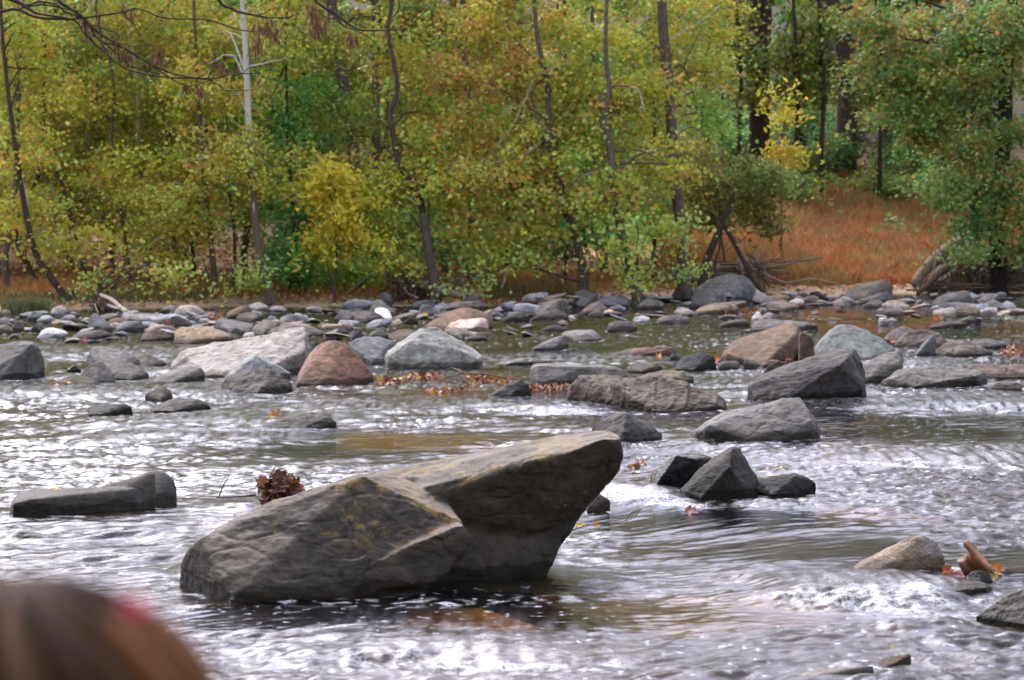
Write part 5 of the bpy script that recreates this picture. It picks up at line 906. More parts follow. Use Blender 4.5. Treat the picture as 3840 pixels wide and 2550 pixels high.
# ------------------------------------------------------------------ fallen leaves, drifts and clumps
ML = maple(); DEADC = [(.34, .14, .06), (.22, .09, .045), (.44, .21, .10), (.16, .065, .035), (.38, .18, .08)]; YELC = [(.62, .42, .04), (.58, .33, .04)]
def big_leaves(items):
    """items: (centre, size, normal, up-hint, colour, curl) -> lobed curled leaves as one mesh"""
    V, F, C_ = [], [], []; k = 0
    for c, s, nrm, colr, curl in items:
        nrm = np.array(nrm, float); nrm /= np.linalg.norm(nrm); a = np.cross(nrm, rng.normal(size=3)); a /= np.linalg.norm(a); b = np.cross(nrm, a)
        def pt(u, v):
            r2 = u*u+v*v; w_ = curl*(r2*1.3)+.06*math.sin(9*u+k)+.05*math.sin(11*v)
            return np.array(c)+s*(u*(1-.3*abs(curl)*r2)*a+v*b+w_*nrm)
        ring = [pt(x*1.0, y*1.0) for x, y in ML]; mid = [pt(x*.5, y*.5) for x, y in ML]; ce = pt(0, 0); n = len(ML)
        V += [ce]+mid+ring
        for i in range(n):
            j = (i+1) % n; F.append((k, k+1+i, k+1+j)); F.append((k+1+i, k+1+n+i, k+1+n+j)); F.append((k+1+i, k+1+n+j, k+1+j))
        C_ += [np.array(colr)*.9]+[np.array(colr)]*n+[np.array(colr)*.85]*n; k += 1+2*n
    return V, F, C_
def drift(label, segs, n, s, hgt, name='leaf_drift', cat='leaf drift', yel=.08, z0=.01):
    """segs: [(px,py)...] polyline of the drift on the water; thickness in px at each"""
    it = []; n = int(n*.7); s = s*.82; hgt = hgt*.75
    for _ in range(n):
        i = rng.integers(len(segs)-1); f = rng.uniform(); (ax, ay, aw), (bx, by, bw) = segs[i], segs[i+1]
        px = ax+(bx-ax)*f; py = ay+(by-ay)*f; wd = aw+(bw-aw)*f; dep = rng.uniform(-1, 1); p = PZ(px+rng.normal()*6, py+dep*wd*.35, 0)
        p[2] = z0+rng.uniform(0, 1)**2*hgt*max(0, 1-abs(dep))
        c = YELC[rng.integers(2)] if rng.uniform() < yel else DEADC[rng.integers(5)]
        it.append((p, s*rng.uniform(.6, 1.1), rng.normal(size=3)*.8+np.array([0, -.3, .7]), np.array(c)*rng.uniform(.7, 1.2), rng.uniform(-.9, 1.2)))
    V, F, C_ = big_leaves(it); V = np.array(V); loc = V.mean(0); loc[2] = 0
    o = obj(name, mesh_np(name, V-loc, np.array(F), M_DEAD, True, np.array(C_)), loc=loc); return tag(o, label, cat, kind='stuff')
drift('long drift of wet brown leaves left of the bare twig, by the pale domed boulder', [(1418, 1442, 16), (1480, 1434, 30), (1560, 1424, 44), (1640, 1420, 44), (1655, 1430, 20)], 120, .12, .10)
drift('drift of brown leaves right of the bare twig in mid stream', [(1740, 1432, 30), (1800, 1430, 40), (1870, 1430, 50), (1930, 1432, 34)], 95, .12, .11)
drift('thin trailing strip of small brown leaves in front of the leaf drifts', [(1610, 1470, 12), (1680, 1464, 16), (1760, 1450, 16), (1800, 1446, 12)], 90, .075, .04, yel=.03)
drift('leaves jammed in front of the blocky blue-grey slab', [(1985, 1462, 24), (2060, 1458, 28), (2140, 1452, 30)], 110, .09, .05, yel=.05)
drift('brown and yellow leaves snagged on the mossy low rock', [(195, 1465, 30), (235, 1460, 40), (255, 1455, 20)], 42, .11, .14, name='leaf_clump', cat='leaves')
drift('dry brown weed clump leaning on the slate-blue rock of the far bar', [(765, 1222, 20), (800, 1206, 40), (830, 1190, 40)], 70, .13, .22, name='leaf_clump', cat='leaves', yel=.02)
drift('brown weed clump hanging on the dark rock of the far bar', [(632, 1232, 30), (655, 1228, 40)], 36, .13, .22, name='leaf_clump', cat='leaves', yel=0)
drift('red-brown leaves heaped on the flat pinkish rock at the right edge', [(3745, 1378, 10), (3790, 1370, 26), (3835, 1378, 26)], 34, .15, .12, name='leaf_clump', cat='leaves', yel=0, z0=.16)
drift('orange leaves on the stones in the shallow water right of centre', [(2770, 1170, 16), (2820, 1166, 16), (2870, 1168, 14)], 60, .11, .06, name='leaf_clump', cat='leaves')
drift('leaves strewn at the foot of the grassy bank', [(1830, 1148, 14), (1930, 1140, 16), (2000, 1138, 14)], 90, .11, .04, name='leaf_clump', cat='leaves', z0=.08)
drift('leaves caught at the lip of the cascade right of the largest boulder', [(2290, 1812, 10), (2370, 1796, 14), (2425, 1782, 14)], 14, .08, .03, name='leaf_clump', cat='leaves', z0=.08)
drift('leaves caught in the cleft of the flat broken dark rock', [(2835, 1812, 6), (2900, 1806, 8), (2960, 1800, 6)], 9, .05, .03, name='leaf_clump', cat='leaves', z0=.09)
# big dry clump behind the largest boulder
it = []; c0 = P(1048, 1835, 12.85)
for _ in range(130):
    d = rng.normal(size=3); d /= np.linalg.norm(d); d *= rng.uniform(.3, 1)**.5; p = c0+d*np.array([.115, .10, .085])+np.array([0, 0, -.01])
    it.append((p, rng.uniform(.05, .085), d+rng.normal(size=3)*.5, np.array([(.13, .06, .035), (.22, .10, .055), (.08, .04, .03), (.30, .14, .075)][rng.integers(4)]), rng.uniform(-1.3, 1.3)))
for dx, dz, s_, cc in [(.088, .0, .10, (.42, .20, .11)), (.105, -.03, .08, (.38, .18, .10)), (-.085, .045, .07, (.26, .11, .06)), (.0, .08, .06, (.12, .05, .03)), (.06, -.04, .09, (.40, .21, .13))]:
    it.append((c0+np.array([dx, -.05, dz]), s_, (rng.normal()*.3, -1, .2), cc, .5))
V, F, C_ = big_leaves(it); V = np.array(V); root = empty('leaf_clump', (c0[0], c0[1], 0), 'dark brown ball of dead leaves piled behind the largest boulder at left', 'leaves')
rl = np.array(root.location); obj('dead_leaves', mesh_np('dead_leaves', V-rl, np.array(F), M_DEAD, True, np.array(C_)), root)
T = Tubes()
T.add([P(960, 1855, 12.8), P(900, 1862, 12.8), P(810, 1866, 12.8)], .006, .003, 5, col=(.10, .06, .045)); T.add([P(822, 1862, 12.8), P(838, 1820, 12.8), P(862, 1782, 12.8)], .004, .002, 5, col=(.10, .06, .045)); T.add([P(1010, 1790, 12.8), P(1030, 1755, 12.8), P(1045, 1730, 12.8)], .004, .0015, 5, col=(.10, .06, .045)); T.add([P(1090, 1800, 12.8), P(1130, 1770, 12.8), P(1180, 1745, 12.8)], .002, .001, 5, col=(.10, .06, .045))
me = T.mesh('twig', M_BARK); me.transform(__import__('mathutils').Matrix.Translation(-root.location)); obj('twig', me, root)
def one_leaf(label, px, py, size, colr, nrm=(0, -.6, .6), curl=.6, dz=.02, n=1, name='fallen_leaf', Y=None):
    p = PZ(px, py, 0) if Y is None else P(px, py, Y); p[2] += dz
    it = [(p+rng.normal(size=3)*np.array([1, 1, .2])*size*(.25 if n > 1 else 0), size, np.array(nrm)+rng.normal(size=3)*(.3 if n > 1 else .05), np.array(colr)*rng.uniform(.85, 1.1), curl) for _ in range(n)]
    V, F, C_ = big_leaves(it); V = np.array(V); o = obj(name, mesh_np(name, V-p, np.array(F), M_DEAD, True, np.array(C_)), loc=p); return tag(o, label, 'leaf')
OR_ = (.50, .20, .07); YE_ = (.62, .40, .03)
one_leaf('yellow leaf floating just right of the foot of the largest boulder', 2175, 1984, .045, YE_)
one_leaf('orange-brown leaf floating second right of the foot of the largest boulder', 2236, 1982, .045, OR_)
one_leaf('red-brown wet leaf in bubbles below the peaked rock', 2590, 1918, .085, (.33, .13, .10), dz=.005, curl=.3)
one_leaf('brown leaf tip floating in the pool at right', 3462, 1526, .05, (.32, .12, .06), curl=1)
one_leaf('yellow-orange curled leaf behind the low peaked rock', 1032, 1566, .11, OR_, nrm=(.3, -1, .4)); one_leaf('yellow leaf against the curled orange one behind the low peaked rock', 1012, 1572, .07, YE_)
one_leaf('yellow-green leaf lying on the bone-shaped rock', 213, 1832, .05, (.55, .42, .06), nrm=(0, -.3, 1), curl=.2, Y=14.2, dz=0.0)
one_leaf('small red-brown leaf on the left rock cluster', 468, 1360, .08, (.35, .15, .08), nrm=(0, -.3, 1), Y=30.0)
one_leaf('red leaf beside the tiny black stone at far left', 318, 1278, .10, (.42, .14, .09))
one_leaf('orange leaf on the twin rocks at right', 3348, 1285, .10, OR_, Y=35); one_leaf('orange leaf at the water edge in front of the rag rock', 1322, 1208, .13, (.6, .24, .1))
one_leaf('yellow leaf on the pale stone left of the peach-coloured stone', 1594, 1197, .12, YE_, dz=.08); one_leaf('orange leaf on the water left of the pool stones', 3035, 1190, .14, OR_, n=2)
one_leaf('orange leaves beside the jagged dark rock', 2694, 1352, .10, (.5, .2, .08), n=5); one_leaf('orange leaf beside the oval brown stone', 2470, 1342, .09, (.62, .30, .06))
one_leaf('orange leaf by the pale flat stone at far right', 3508, 1198, .13, OR_, n=2); one_leaf('pale yellow leaf on the long pale slab at the bottom', 3340, 2430, .045, (.6, .55, .35), Y=10.3, dz=0)
one_leaf('orange leaf on the water right of the tan oval stone', 3062, 1172, .12, (.45, .18, .08)); one_leaf('brown leaf in the shallows before the biggest bank boulder', 2716, 1176, .14, OR_, n=2)
# the big curled leaf at right with its small companions
root = empty('curled_leaf', PZ(3650, 2160, 0), 'big upright curled brown leaf standing out of the water at right', 'leaf'); rl = np.array(root.location); Yl = rl[1]-.02
def sheet(rows, colr, name, mat=M_DEAD):
    """rows: list of rows of (px,py,dy) -> smooth curved sheet"""
    A = np.array([[P(a, b, Yl+c) for a, b, c in r] for r in rows]); A = np.stack([spline(r, 14) for r in A]); A = np.stack([spline(A[:, i], 14) for i in range(14)], 1)
    A[0] += rng.normal(size=(14, 3))*.003; A[-1] += rng.normal(size=(14, 3))*.006; A[:, -1] += rng.normal(size=(14, 3))*.006
    C_ = np.tile(np.array(colr), (14*14, 1))*rng.uniform(.8, 1.15, (196, 1)); me = mesh_np(name, A.reshape(-1, 3)-rl, gridF(14, 14), mat, True, C_); o = obj(name, me, root)
    sm = o.modifiers.new('thickness', 'SOLIDIFY'); sm.thickness = .0015; return o
m2 = lambda x, y: src('M', (x, y))
sheet([[(*m2(1575, 212), -.03), (*m2(1610, 180), -.01), (*m2(1640, 165), .0), (*m2(1680, 195), .02)], [(*m2(1648, 300), .0), (*m2(1665, 280), -.03), (*m2(1700, 270), -.025), (*m2(1775, 300), .02)], [(*m2(1640, 400), .02), (*m2(1690, 400), -.02), (*m2(1770, 390), -.05), (*m2(1880, 440), .0)], [(*m2(1660, 490), .02), (*m2(1750, 500), -.02), (*m2(1850, 490), -.055), (*m2(1965, 530), .0)], [(*m2(1720, 560), .02), (*m2(1800, 560), -.01), (*m2(1880, 580), -.03), (*m2(1950, 600), .01)]], (.27, .12, .05), 'blade')
sheet([[(*m2(1500, 415), .01), (*m2(1580, 375), .02), (*m2(1620, 340), .03), (*m2(1670, 360), .03)], [(*m2(1515, 455), -.01), (*m2(1600, 440), -.02), (*m2(1650, 430), .0), (*m2(1700, 440), .01)], [(*m2(1560, 540), -.01), (*m2(1630, 540), -.03), (*m2(1700, 540), -.01), (*m2(1760, 530), .0)], [(*m2(1600, 620), -.01), (*m2(1660, 620), -.01), (*m2(1720, 610), .0), (*m2(1780, 600), .0)]], (.17, .075, .04), 'folded_lobe')
one_leaf('red-orange leaf lying left of the big curled leaf', *m2(1380, 575), .065, (.40, .11, .03), nrm=(0, -.7, .6), curl=.5, dz=.012)
one_leaf('wet red-brown leaf flat on the water before the big curled leaf', *m2(1540, 620), .085, (.28, .12, .09), nrm=(0, -.3, 1), curl=.2, dz=.01)
one_leaf('bright orange leaf right of the big curled leaf', *m2(2020, 570), .065, (.60, .17, .03), nrm=(.2, -.8, .5), curl=.5, dz=.02)
one_leaf('yellow scrap of leaf under the bright orange one', *m2(1990, 625), .04, (.58, .36, .04), nrm=(0, -.8, .5), dz=.005)
# floating bare twig between the drifts and small twigs
T = Tubes(); tb = (.17, .12, .09)
T.add([PZ(1648, 1430, .03), PZ(1700, 1412, .08)+[0, 0, .02], P(1738, 1397, 27.6), P(1820, 1402, 27.4), P(1900, 1418, 27.2)], .006, .009, 5, col=tb, jit=.02); T.add([P(1738, 1397, 27.6), P(1710, 1384, 27.8), P(1690, 1380, 28), P(1650, 1396, 28)], .007, .003, 5, col=tb)
o = obj('twig', T.mesh('twig', M_BARK)); tag(o, 'bare forked twig arching over the water between the two leaf drifts', 'twig')
T = Tubes(); T.add([PZ(2140, 1990, .01), PZ(2200, 1970, .02), PZ(2290, 1962, .02), PZ(2370, 1945, .04), P(2402, 1908, 12.8)], .004, .002, 5, col=tb); T.add([PZ(2350, 1950, .02), P(2365, 1925, 13), P(2395, 1920, 13)], .003, .001, 5, col=tb)
tag(obj('twig', T.mesh('twig', M_BARK)), 'thin bent twig in the water behind the yellow and orange leaves', 'twig')
T = Tubes(); T.add([P(*src('H', (1880, 432)), 36), P(*src('H', (2000, 422)), 36), P(*src('H', (2170, 405)), 36)], .035, .028, 7, col=(.5, .38, .27)); tag(obj('stick', T.mesh('stick', M_BARK)), 'pale broken stick lying on the dark low rock behind the white slab', 'stick')
T = Tubes(); T.add([P(378, 1106, 47.5), P(420, 1125, 46.8), P(450, 1150, 46), P(480, 1172, 45.4)], .035, .05, 7, col=(.46, .38, .28)); tag(obj('fallen_branch', T.mesh('fallen_branch', M_BARK)), 'pale fallen branch slanting from the root stub onto the left bar', 'branch')
# white rag
rows = [[(620, 510), (670, 455), (760, 448), (820, 450), (900, 480), (950, 545)], [(640, 560), (700, 520), (780, 500), (840, 510), (920, 550), (975, 610)], [(650, 600), (730, 600), (800, 590), (850, 600), (930, 620), (990, 660)], [(700, 640), (760, 660), (820, 670), (860, 680), (900, 690), (985, 690)]]
Yr = PZ(*src('I', (800, 740)))[1]+.1; A = np.array([[P(*src('I', p), Yr+(.35-.12*i)+.05*math.sin(j*2.3+i)) for j, p in enumerate(r)] for i, r in enumerate(rows)])
A = np.stack([spline(r, 30) for r in A]); A = np.stack([spline(A[:, i], 24) for i in range(30)], 1); A[..., 1] += .03*np.sin(np.arange(30)*1.7)[None]; loc = A.reshape(-1, 3).mean(0)
o = obj('rag', mesh_np('rag', A.reshape(-1, 3)-loc, gridF(24, 30), flat_mat('white_cloth', (.72, .68, .63), .8, .12, 15), True), loc=loc); sm = o.modifiers.new('thickness', 'SOLIDIFY'); sm.thickness = .012; tag(o, 'crumpled white rag draped over the low smooth grey rock of the far bar', 'rag')

# ------------------------------------------------------------------ driftwood, roots and stubs
def tangle(T, px0, px1, py0, py1, Y, n, r, cols, L=(60, 160), ang=(-.4, .4), dep=.8):
    for _ in range(n):
        px = rng.uniform(px0, px1); py = rng.uniform(py0, py1); a = rng.uniform(*ang); l = rng.uniform(*L); y = Y+rng.uniform(-dep, dep)*.5
        q = [P(px-l/2*math.cos(a), py+l/2*math.sin(a), y), P(px+rng.uniform(-12, 12), py+rng.uniform(-12, 12), y+rng.uniform(-.2, .2)), P(px+l/2*math.cos(a), py-l/2*math.sin(a), y+rng.uniform(-.3, .3))]
        T.add(q, r*rng.uniform(.6, 1.3), r*.35, 6, jit=.06, col=cols[rng.integers(len(cols))])
WD = [(.26, .20, .16), (.19, .14, .11), (.33, .26, .20), (.12, .09, .075)]
T = Tubes(); tangle(T, 2560, 2880, 990, 1050, 57.5, 46, .035, WD, (90, 260), (-.12, .25)); tangle(T, 2800, 2880, 990, 1070, 57, 26, .022, WD, (50, 150), (-1.3, -.6))
for q, r in [([(2760, 1010), (2880, 1005), (2960, 985), (3080, 965)], .045), ([(2650, 990), (2800, 985), (2940, 967)], .035), ([(2780, 1000), (2900, 985), (2990, 975)], .03), ([(2160, 1115), (2280, 1090), (2440, 1060), (2620, 1040)], .06), ([(2300, 1130), (2500, 1100), (2700, 1060)], .045), ([(2860, 1020), (2900, 1045), (2960, 1060), (3030, 1045), (3120, 1060), (3170, 1085)], .03), ([(2480, 1060), (2640, 1010), (2780, 1000)], .04)]:
    T.add([P(a, b, 57) for a, b in q], r, r*.5, 7, jit=.05, col=WD[rng.integers(3)])
tag(obj('driftwood_pile', T.mesh('driftwood_pile', M_BARK)), 'long pile of grey driftwood sticks heaped behind the biggest bank boulder', 'driftwood')
root = empty('uprooted_stump', P(3560, 1090, 58.5), 'uprooted stump with a split pale log and tangled hanging roots at right', 'stump'); rl = root.location.copy()
T = Tubes(); T.add([P(3425, 1070, 58), P(3480, 1000, 58.2), P(3550, 940, 58.6), P(3640, 900, 59)], .10, .22, 8, col=(.36, .27, .21), rough=.1); T.add([P(3440, 1100, 57.8), P(3520, 1030, 58), P(3580, 980, 58.3), P(3600, 940, 58.5)], .06, .12, 8, col=(.22, .16, .12)); T.add([P(3505, 940, 57.8), P(3508, 980, 57.8), P(3495, 1030, 57.8), P(3480, 1050, 57.8)], .025, .012, 6, col=(.5, .46, .42))
me = T.mesh('log', M_BARK); me.transform(__import__('mathutils').Matrix.Translation(-rl)); obj('log', me, root)
T = Tubes(); tangle(T, 3560, 3860, 960, 1090, 58.8, 90, .022, [(.14, .10, .08), (.09, .065, .05), (.22, .17, .13)], (60, 190), (-2.2, 2.2), 1.4); tangle(T, 3440, 3560, 1040, 1110, 58.2, 30, .02, WD, (50, 120), (.5, 1.2)); tangle(T, 3500, 3860, 1060, 1100, 58.2, 26, .03, WD, (120, 260), (-.15, .15), .6)
for k in range(14):
    px, py = rng.uniform(3560, 3820), rng.uniform(960, 1060); r = rng.uniform(20, 45); T.add([P(px+r*math.cos(a), py+r*1.2*math.sin(a), 58+rng.uniform(-.1, .1)) for a in np.linspace(rng.uniform(0, 3), rng.uniform(4, 7), 7)], .018, .01, 5, col=(.26, .2, .16))
me = T.mesh('roots', M_BARK); me.transform(__import__('mathutils').Matrix.Translation(-rl)); obj('roots', me, root)
# earth bank held by the roots
def mound(name, label, px0, px1, pyb, h, dep, Y, colr, cat='earth bank'):
    a, b = P(px0, pyb, Y), P(px1, pyb, Y); n, m = 60, 24; U, Vv = np.meshgrid(np.linspace(0, 1, n), np.linspace(0, 1, m)); 
    x = a[0]+(b[0]-a[0])*U; y = Y+dep*Vv; base = ground_z(x, y)-.15
    pr = np.clip(np.sin(np.pi*U)*1.6, 0, 1)*np.interp(Vv, [0, .12, .4, 1], [0, .75, 1, .2])
    z = base+.05+h*pr+.16*pr*fbm(np.stack([x*1.6, y*1.6, 0*x], -1).reshape(-1, 3), 4).reshape(x.shape); y = y-.5*pr*(1-Vv)*fbm(np.stack([x*2, z*2, 0*x+4], -1).reshape(-1, 3), 3).reshape(x.shape)
    z[0] -= .3
    return tag(obj(name, mesh_np(name, np.stack([x, y, z], -1).reshape(-1, 3), gridF(m, n), flat_mat(name+'_soil', colr, .95, .5, 7), True)), label, cat)
mound('earth_bank', 'dark undercut earth bank under the roots of the overhanging right tree', 3520, 4000, 1085, 1.0, 4, 59.3, (.07, .05, .037)); mound('earth_bank', 'eroded earth bank with hanging roots right of the sandy bar', 1460, 1800, 1120, .45, 2.2, 51.6, (.12, .08, .05)); mound('root_mound', 'dark root mound at the foot of the drooping sapling at left', 345, 450, 1165, .35, 1.2, 47.9, (.07, .045, .03))
T = Tubes(); tangle(T, 1460, 1600, 1040, 1120, 51.0, 60, .018, [(.13, .09, .07), (.2, .14, .1), (.09, .06, .05)], (50, 130), (-2, 2), .8); T.add([P(1560, 1060, 51), P(1640, 1085, 50.6), P(1720, 1105, 50.2), P(1800, 1112, 50)], .10, .06, 8, col=(.24, .18, .13)); T.add([P(1490, 1030, 51), P(1510, 1070, 50.8), P(1530, 1100, 50.6), P(1570, 1118, 50.4)], .03, .02, 6, col=(.3, .22, .17))
tag(obj('exposed_roots', T.mesh('exposed_roots', M_BARK)), 'tangle of exposed roots and a low log on the eroded bank left of centre', 'roots')
T = Tubes(); tangle(T, 350, 440, 1120, 1172, 47.6, 34, .016, [(.1, .07, .05), (.2, .14, .1)], (30, 90), (-2, 2), .6); T.add([P(356, 1140, 47.3), P(362, 1160, 47.2), P(372, 1180, 47)], .012, .008, 5, col=(.5, .42, .34)); tag(obj('exposed_roots', T.mesh('exposed_roots', M_BARK)), 'small knot of roots under the drooping sapling at left', 'roots')

# ------------------------------------------------------------------ near-bank tree whose bare branches hang into the top of the view
YB = 13.0
def bp(*pp): return [P(*src('W', p[:2]), YB+(p[2] if len(p) > 2 else 0)) for p in pp]
base = np.array([-6.6, 11.6, gz_(-6.6, 11.6)-.1]); root = empty('overhanging_tree', base, 'near-bank tree whose bare twiggy branches with dangling dry seed bunches hang across the top left', 'tree'); rl = root.location.copy()
T = Tubes(); BC = (.085, .068, .058); T.add([base, base+[.1, .1, 1.5], base+[.0, .3, 3.2], base+[-.3, .2, 5.5], base+[-.2, 0, 8]], .17, .09, 10, n=30, col=BC, rough=.05)
w_ = lambda px: px*1.2*YB/FPX*.5
st = base+np.array([0, .3, 3.2])
T.add([st, st+[1.4, .6, .25]]+bp((-400, -160), (-100, -60), (80, 0), (150, 45), (200, 75), (340, 98), (400, 120), (450, 190), (520, 250), (640, 350), (760, 385), (880, 405), (1085, 410)), .05, w_(5), 7, n=90, jit=.015, col=BC, power=5)
st2 = base+np.array([.05, .25, 2.6]); T.add([st2, st2+[1.5, .7, .1]]+bp((-300, 110), (0, 68), (90, 55), (200, 92), (345, 98)), .035, w_(9), 7, n=50, jit=.01, col=BC, power=4)
st3 = base+np.array([-.05, .3, 4.2]); T.add([st3, st3+[2, .7, .4], P(-200, -330, YB), P(300, -280, YB), P(700, -180, YB), P(1130, -120, YB+.1), P(1500, -160, YB)], .055, w_(10), 7, n=50, jit=.03, col=BC, power=3)
B = [([(60, -60, 0), (110, 20), (200, 10), (300, 30), (340, 60), (430, 95)], 8, 6), ([(260, -140), (300, 0), (360, 45), (430, 90), (500, 160), (600, 230), (760, 320), (900, 380), (1085, 410), (1200, 388), (1360, 380)], 13, 3), ([(340, 105), (500, 85), (640, 62), (700, 42), (760, 60), (850, 98), (1050, 102), (1150, 125), (1250, 155), (1330, 165)], 7, 4), ([(90, 55), (150, 30), (300, 35), (420, 60)], 7, 4),
     ([(1000, -250), (1140, 0), (1200, 45), (1260, 70), (1330, 88), (1400, 95), (1500, 90), (1552, 65)], 12, 3), ([(1330, 88), (1400, 55), (1465, 35)], 4, 2), ([(1500, -200), (1640, 0), (1740, 65), (1800, 110), (1870, 150), (1970, 160), (2050, 155), (2130, 135), (2240, 35)], 11, 3), ([(1740, 65), (1800, 145), (1870, 172), (1920, 195)], 6, 2), ([(480, 180), (560, 240), (650, 320), (700, 350), (830, 388)], 7, 4), ([(440, 100), (520, 210), (640, 250), (760, 318)], 8, 5),
     ([(760, 320), (860, 390), (940, 440), (1000, 450), (1090, 418)], 5, 3), ([(1085, 410), (1130, 440), (1200, 470), (1340, 465)], 6, 2), ([(1085, 408), (1110, 340), (1125, 270), (1140, 208)], 5, 2), ([(1085, 400), (1130, 350), (1190, 248)], 4, 2), ([(1030, 405), (1130, 340), (1240, 280)], 4, 2), ([(480, 130), (560, 155), (640, 190), (700, 165)], 5, 2), ([(640, 60), (690, 130), (740, 200), (790, 238)], 4, 2), ([(580, 232), (640, 236), (790, 238)], 4, 2), ([(1180, 468), (1190, 500), (1240, 495)], 3, 1.5), ([(830, 350), (900, 325), (920, 312)], 3, 1.5), ([(590, 215), (620, 190), (655, 155)], 5, 2), ([(1240, 390), (1330, 345), (1450, 325)], 3, 1.5), ([(430, 95), (470, 200), (520, 250)], 7, 6), ([(1900, -160), (2080, 0), (2040, 90), (2020, 155)], 5, 3)]
for q, a, b in B: T.add(bp(*q), w_(a), w_(b), 6, n=8*len(q), jit=.012, col=BC)
me = T.mesh('branches', M_BARK); me.transform(__import__('mathutils').Matrix.Translation(-rl)); obj('branches', me, root)
SC = [(512, 40, 110), (465, 100, 110), (440, 90, 60), (640, 5, 80), (688, 30, 70), (600, 195, 90), (645, 230, 90), (672, 260, 80), (625, 260, 60), (812, 225, 110), (785, 270, 60), (835, 240, 90), (1160, 320, 75), (1145, 315, 40), (960, 430, 65), (975, 430, 50), (1050, 440, 85), (1038, 440, 50), (1335, 90, 190), (1345, 200, 90), (1410, 85, 110), (1435, 110, 130), (1390, 100, 90), (1625, 10, 160), (1640, 50, 160), (1655, 90, 110), (1690, 90, 90), (1610, 20, 60), (1830, 165, 80), (1855, 170, 60), (1815, 165, 50), (2010, 150, 40), (1360, 120, 50)]
for (x, y, L) in SC:
    n = int(8+L*.22); top = P(*src('W', (x, y)), YB); s_ = .72*YB/FPX
    u = rng.uniform(0, 1, n); c = top+np.stack([rng.normal(size=n)*L*.10*s_*(.4+u), rng.normal(size=n)*L*.1*s_, -u*L*.75*s_], 1); ln = rng.uniform(.03, .055, n)*(.7+L/220); wd = rng.uniform(.0022, .0038, n); tl = rng.normal(size=(n, 2))*.25
    ax = np.stack([tl[:, 0], tl[:, 1], -np.ones(n)], 1)*ln[:, None]; a = rng.uniform(0, 6.28, n); d = np.stack([np.cos(a), np.sin(a), 0*a], 1)*wd[:, None]; e = np.stack([-np.sin(a), np.cos(a), 0*a], 1)*wd[:, None]*.4
    V = np.stack([c, c+ax*.4+d, c+ax*.5+e, c+ax, c+ax*.4-d, c+ax*.5-e], 1).reshape(-1, 3); k = np.arange(n)[:, None]*6
    F = np.concatenate([k+np.array([[0, 1, 2]]), k+np.array([[1, 3, 2]]), k+np.array([[0, 2, 4]]), k+np.array([[2, 3, 4]]), k+np.array([[0, 4, 5]]), k+np.array([[4, 3, 5]]), k+np.array([[0, 5, 1]]), k+np.array([[5, 3, 1]])])
    C_ = np.repeat(np.array([(.24, .12, .075), (.17, .08, .05), (.30, .15, .09)])[rng.integers(0, 3, n)], 6, 0)
    obj('seed_bunch', mesh_np('seed_bunch', V-np.array(rl), F, M_DEAD, False, C_), root)

# ------------------------------------------------------------------ person in the lower left corner: only the top of the brown hair is in frame
def skin_body(name, verts, edges, radii, mat, parent, sub=2):
    me = bpy.data.meshes.new(name); me.from_pydata(verts, edges, []); o = bpy.data.objects.new(name, me); COL.objects.link(o); 
    md = o.modifiers.new('s', 'SKIN'); md.use_smooth_shade = True
    for i, r in enumerate(radii): me.skin_vertices[0].data[i].radius = (r, r) if not isinstance(r, tuple) else r
    me.skin_vertices[0].data[0].use_root = True
    ss = o.modifiers.new('u', 'SUBSURF'); ss.levels = sub; ss.render_levels = sub
    dg = bpy.context.evaluated_depsgraph_get(); m2_ = bpy.data.meshes.new_from_object(o.evaluated_get(dg)); bpy.data.objects.remove(o); m2_.materials.clear(); m2_.materials.append(mat); m2_.name = name
    return obj(name, m2_, parent)
HC = P(80, 3030, 1.38); gzp = gz_(HC[0], HC[1]); HT = float(HC[2])-gzp
person = empty('person', (HC[0], HC[1], gzp), 'blurred brown-haired person with a pink-red hair tie in the lower left corner', 'person')
skin = flat_mat('skin', (.55, .36, .27), .5, .05); cloth = flat_mat('jacket_cloth', (.10, .12, .17), .85, .2, 60); jeans = flat_mat('jeans_cloth', (.06, .08, .13), .85, .2, 60)
k = HT/1.42; v3 = lambda x, y, z: (x*k, y*k, z*k)
bv = [v3(0, 0, .80), v3(0, 0, .95), v3(0, -.01, 1.10), v3(0, 0, 1.21), v3(0, .01, 1.30), v3(0, .02, 1.385), v3(0, .03, 1.47)]; be = [(0, 1), (1, 2), (2, 3), (3, 4), (4, 5), (5, 6)]; br = [.12, .105, .125, .09, .047, .075, .062]
for s_ in (-1, 1):
    i = len(bv); bv += [v3(.14*s_, 0, 1.20), v3(.19*s_, -.01, .98), v3(.20*s_, .06, .78), v3(.20*s_, .085, .70)]; be += [(3, i), (i, i+1), (i+1, i+2), (i+2, i+3)]; br += [.052, .04, .03, (.034, .018)]
    for f_, (dx, ln_) in enumerate([(-.024, .062), (-.008, .072), (.008, .068), (.022, .054)]):
        j = len(bv); bv += [v3(.20*s_+.002, .09+dx, .665), v3(.20*s_-.004*s_, .095+dx*1.1, .665-ln_*.55), v3(.20*s_-.014*s_, .10+dx*1.1, .665-ln_)]; be += [(i+3, j), (j, j+1), (j+1, j+2)]; br += [.0095, .0085, .007]
    j = len(bv); bv += [v3(.19*s_, .125, .70), v3(.182*s_, .14, .665)]; be += [(i+3, j), (j, j+1)]; br += [.010, .0085]
    i = len(bv); bv += [v3(.085*s_, 0, .74), v3(.09*s_, .01, .42), v3(.09*s_, -.01, .09), v3(.095*s_, .10, .035)]; be += [(0, i), (i, i+1), (i+1, i+2), (i+2, i+3)]; br += [.085, .058, .038, (.04, .028)]
body = skin_body('body', bv, be, [tuple(a*k for a in r) if isinstance(r, tuple) else r*k for r in br], skin, person)
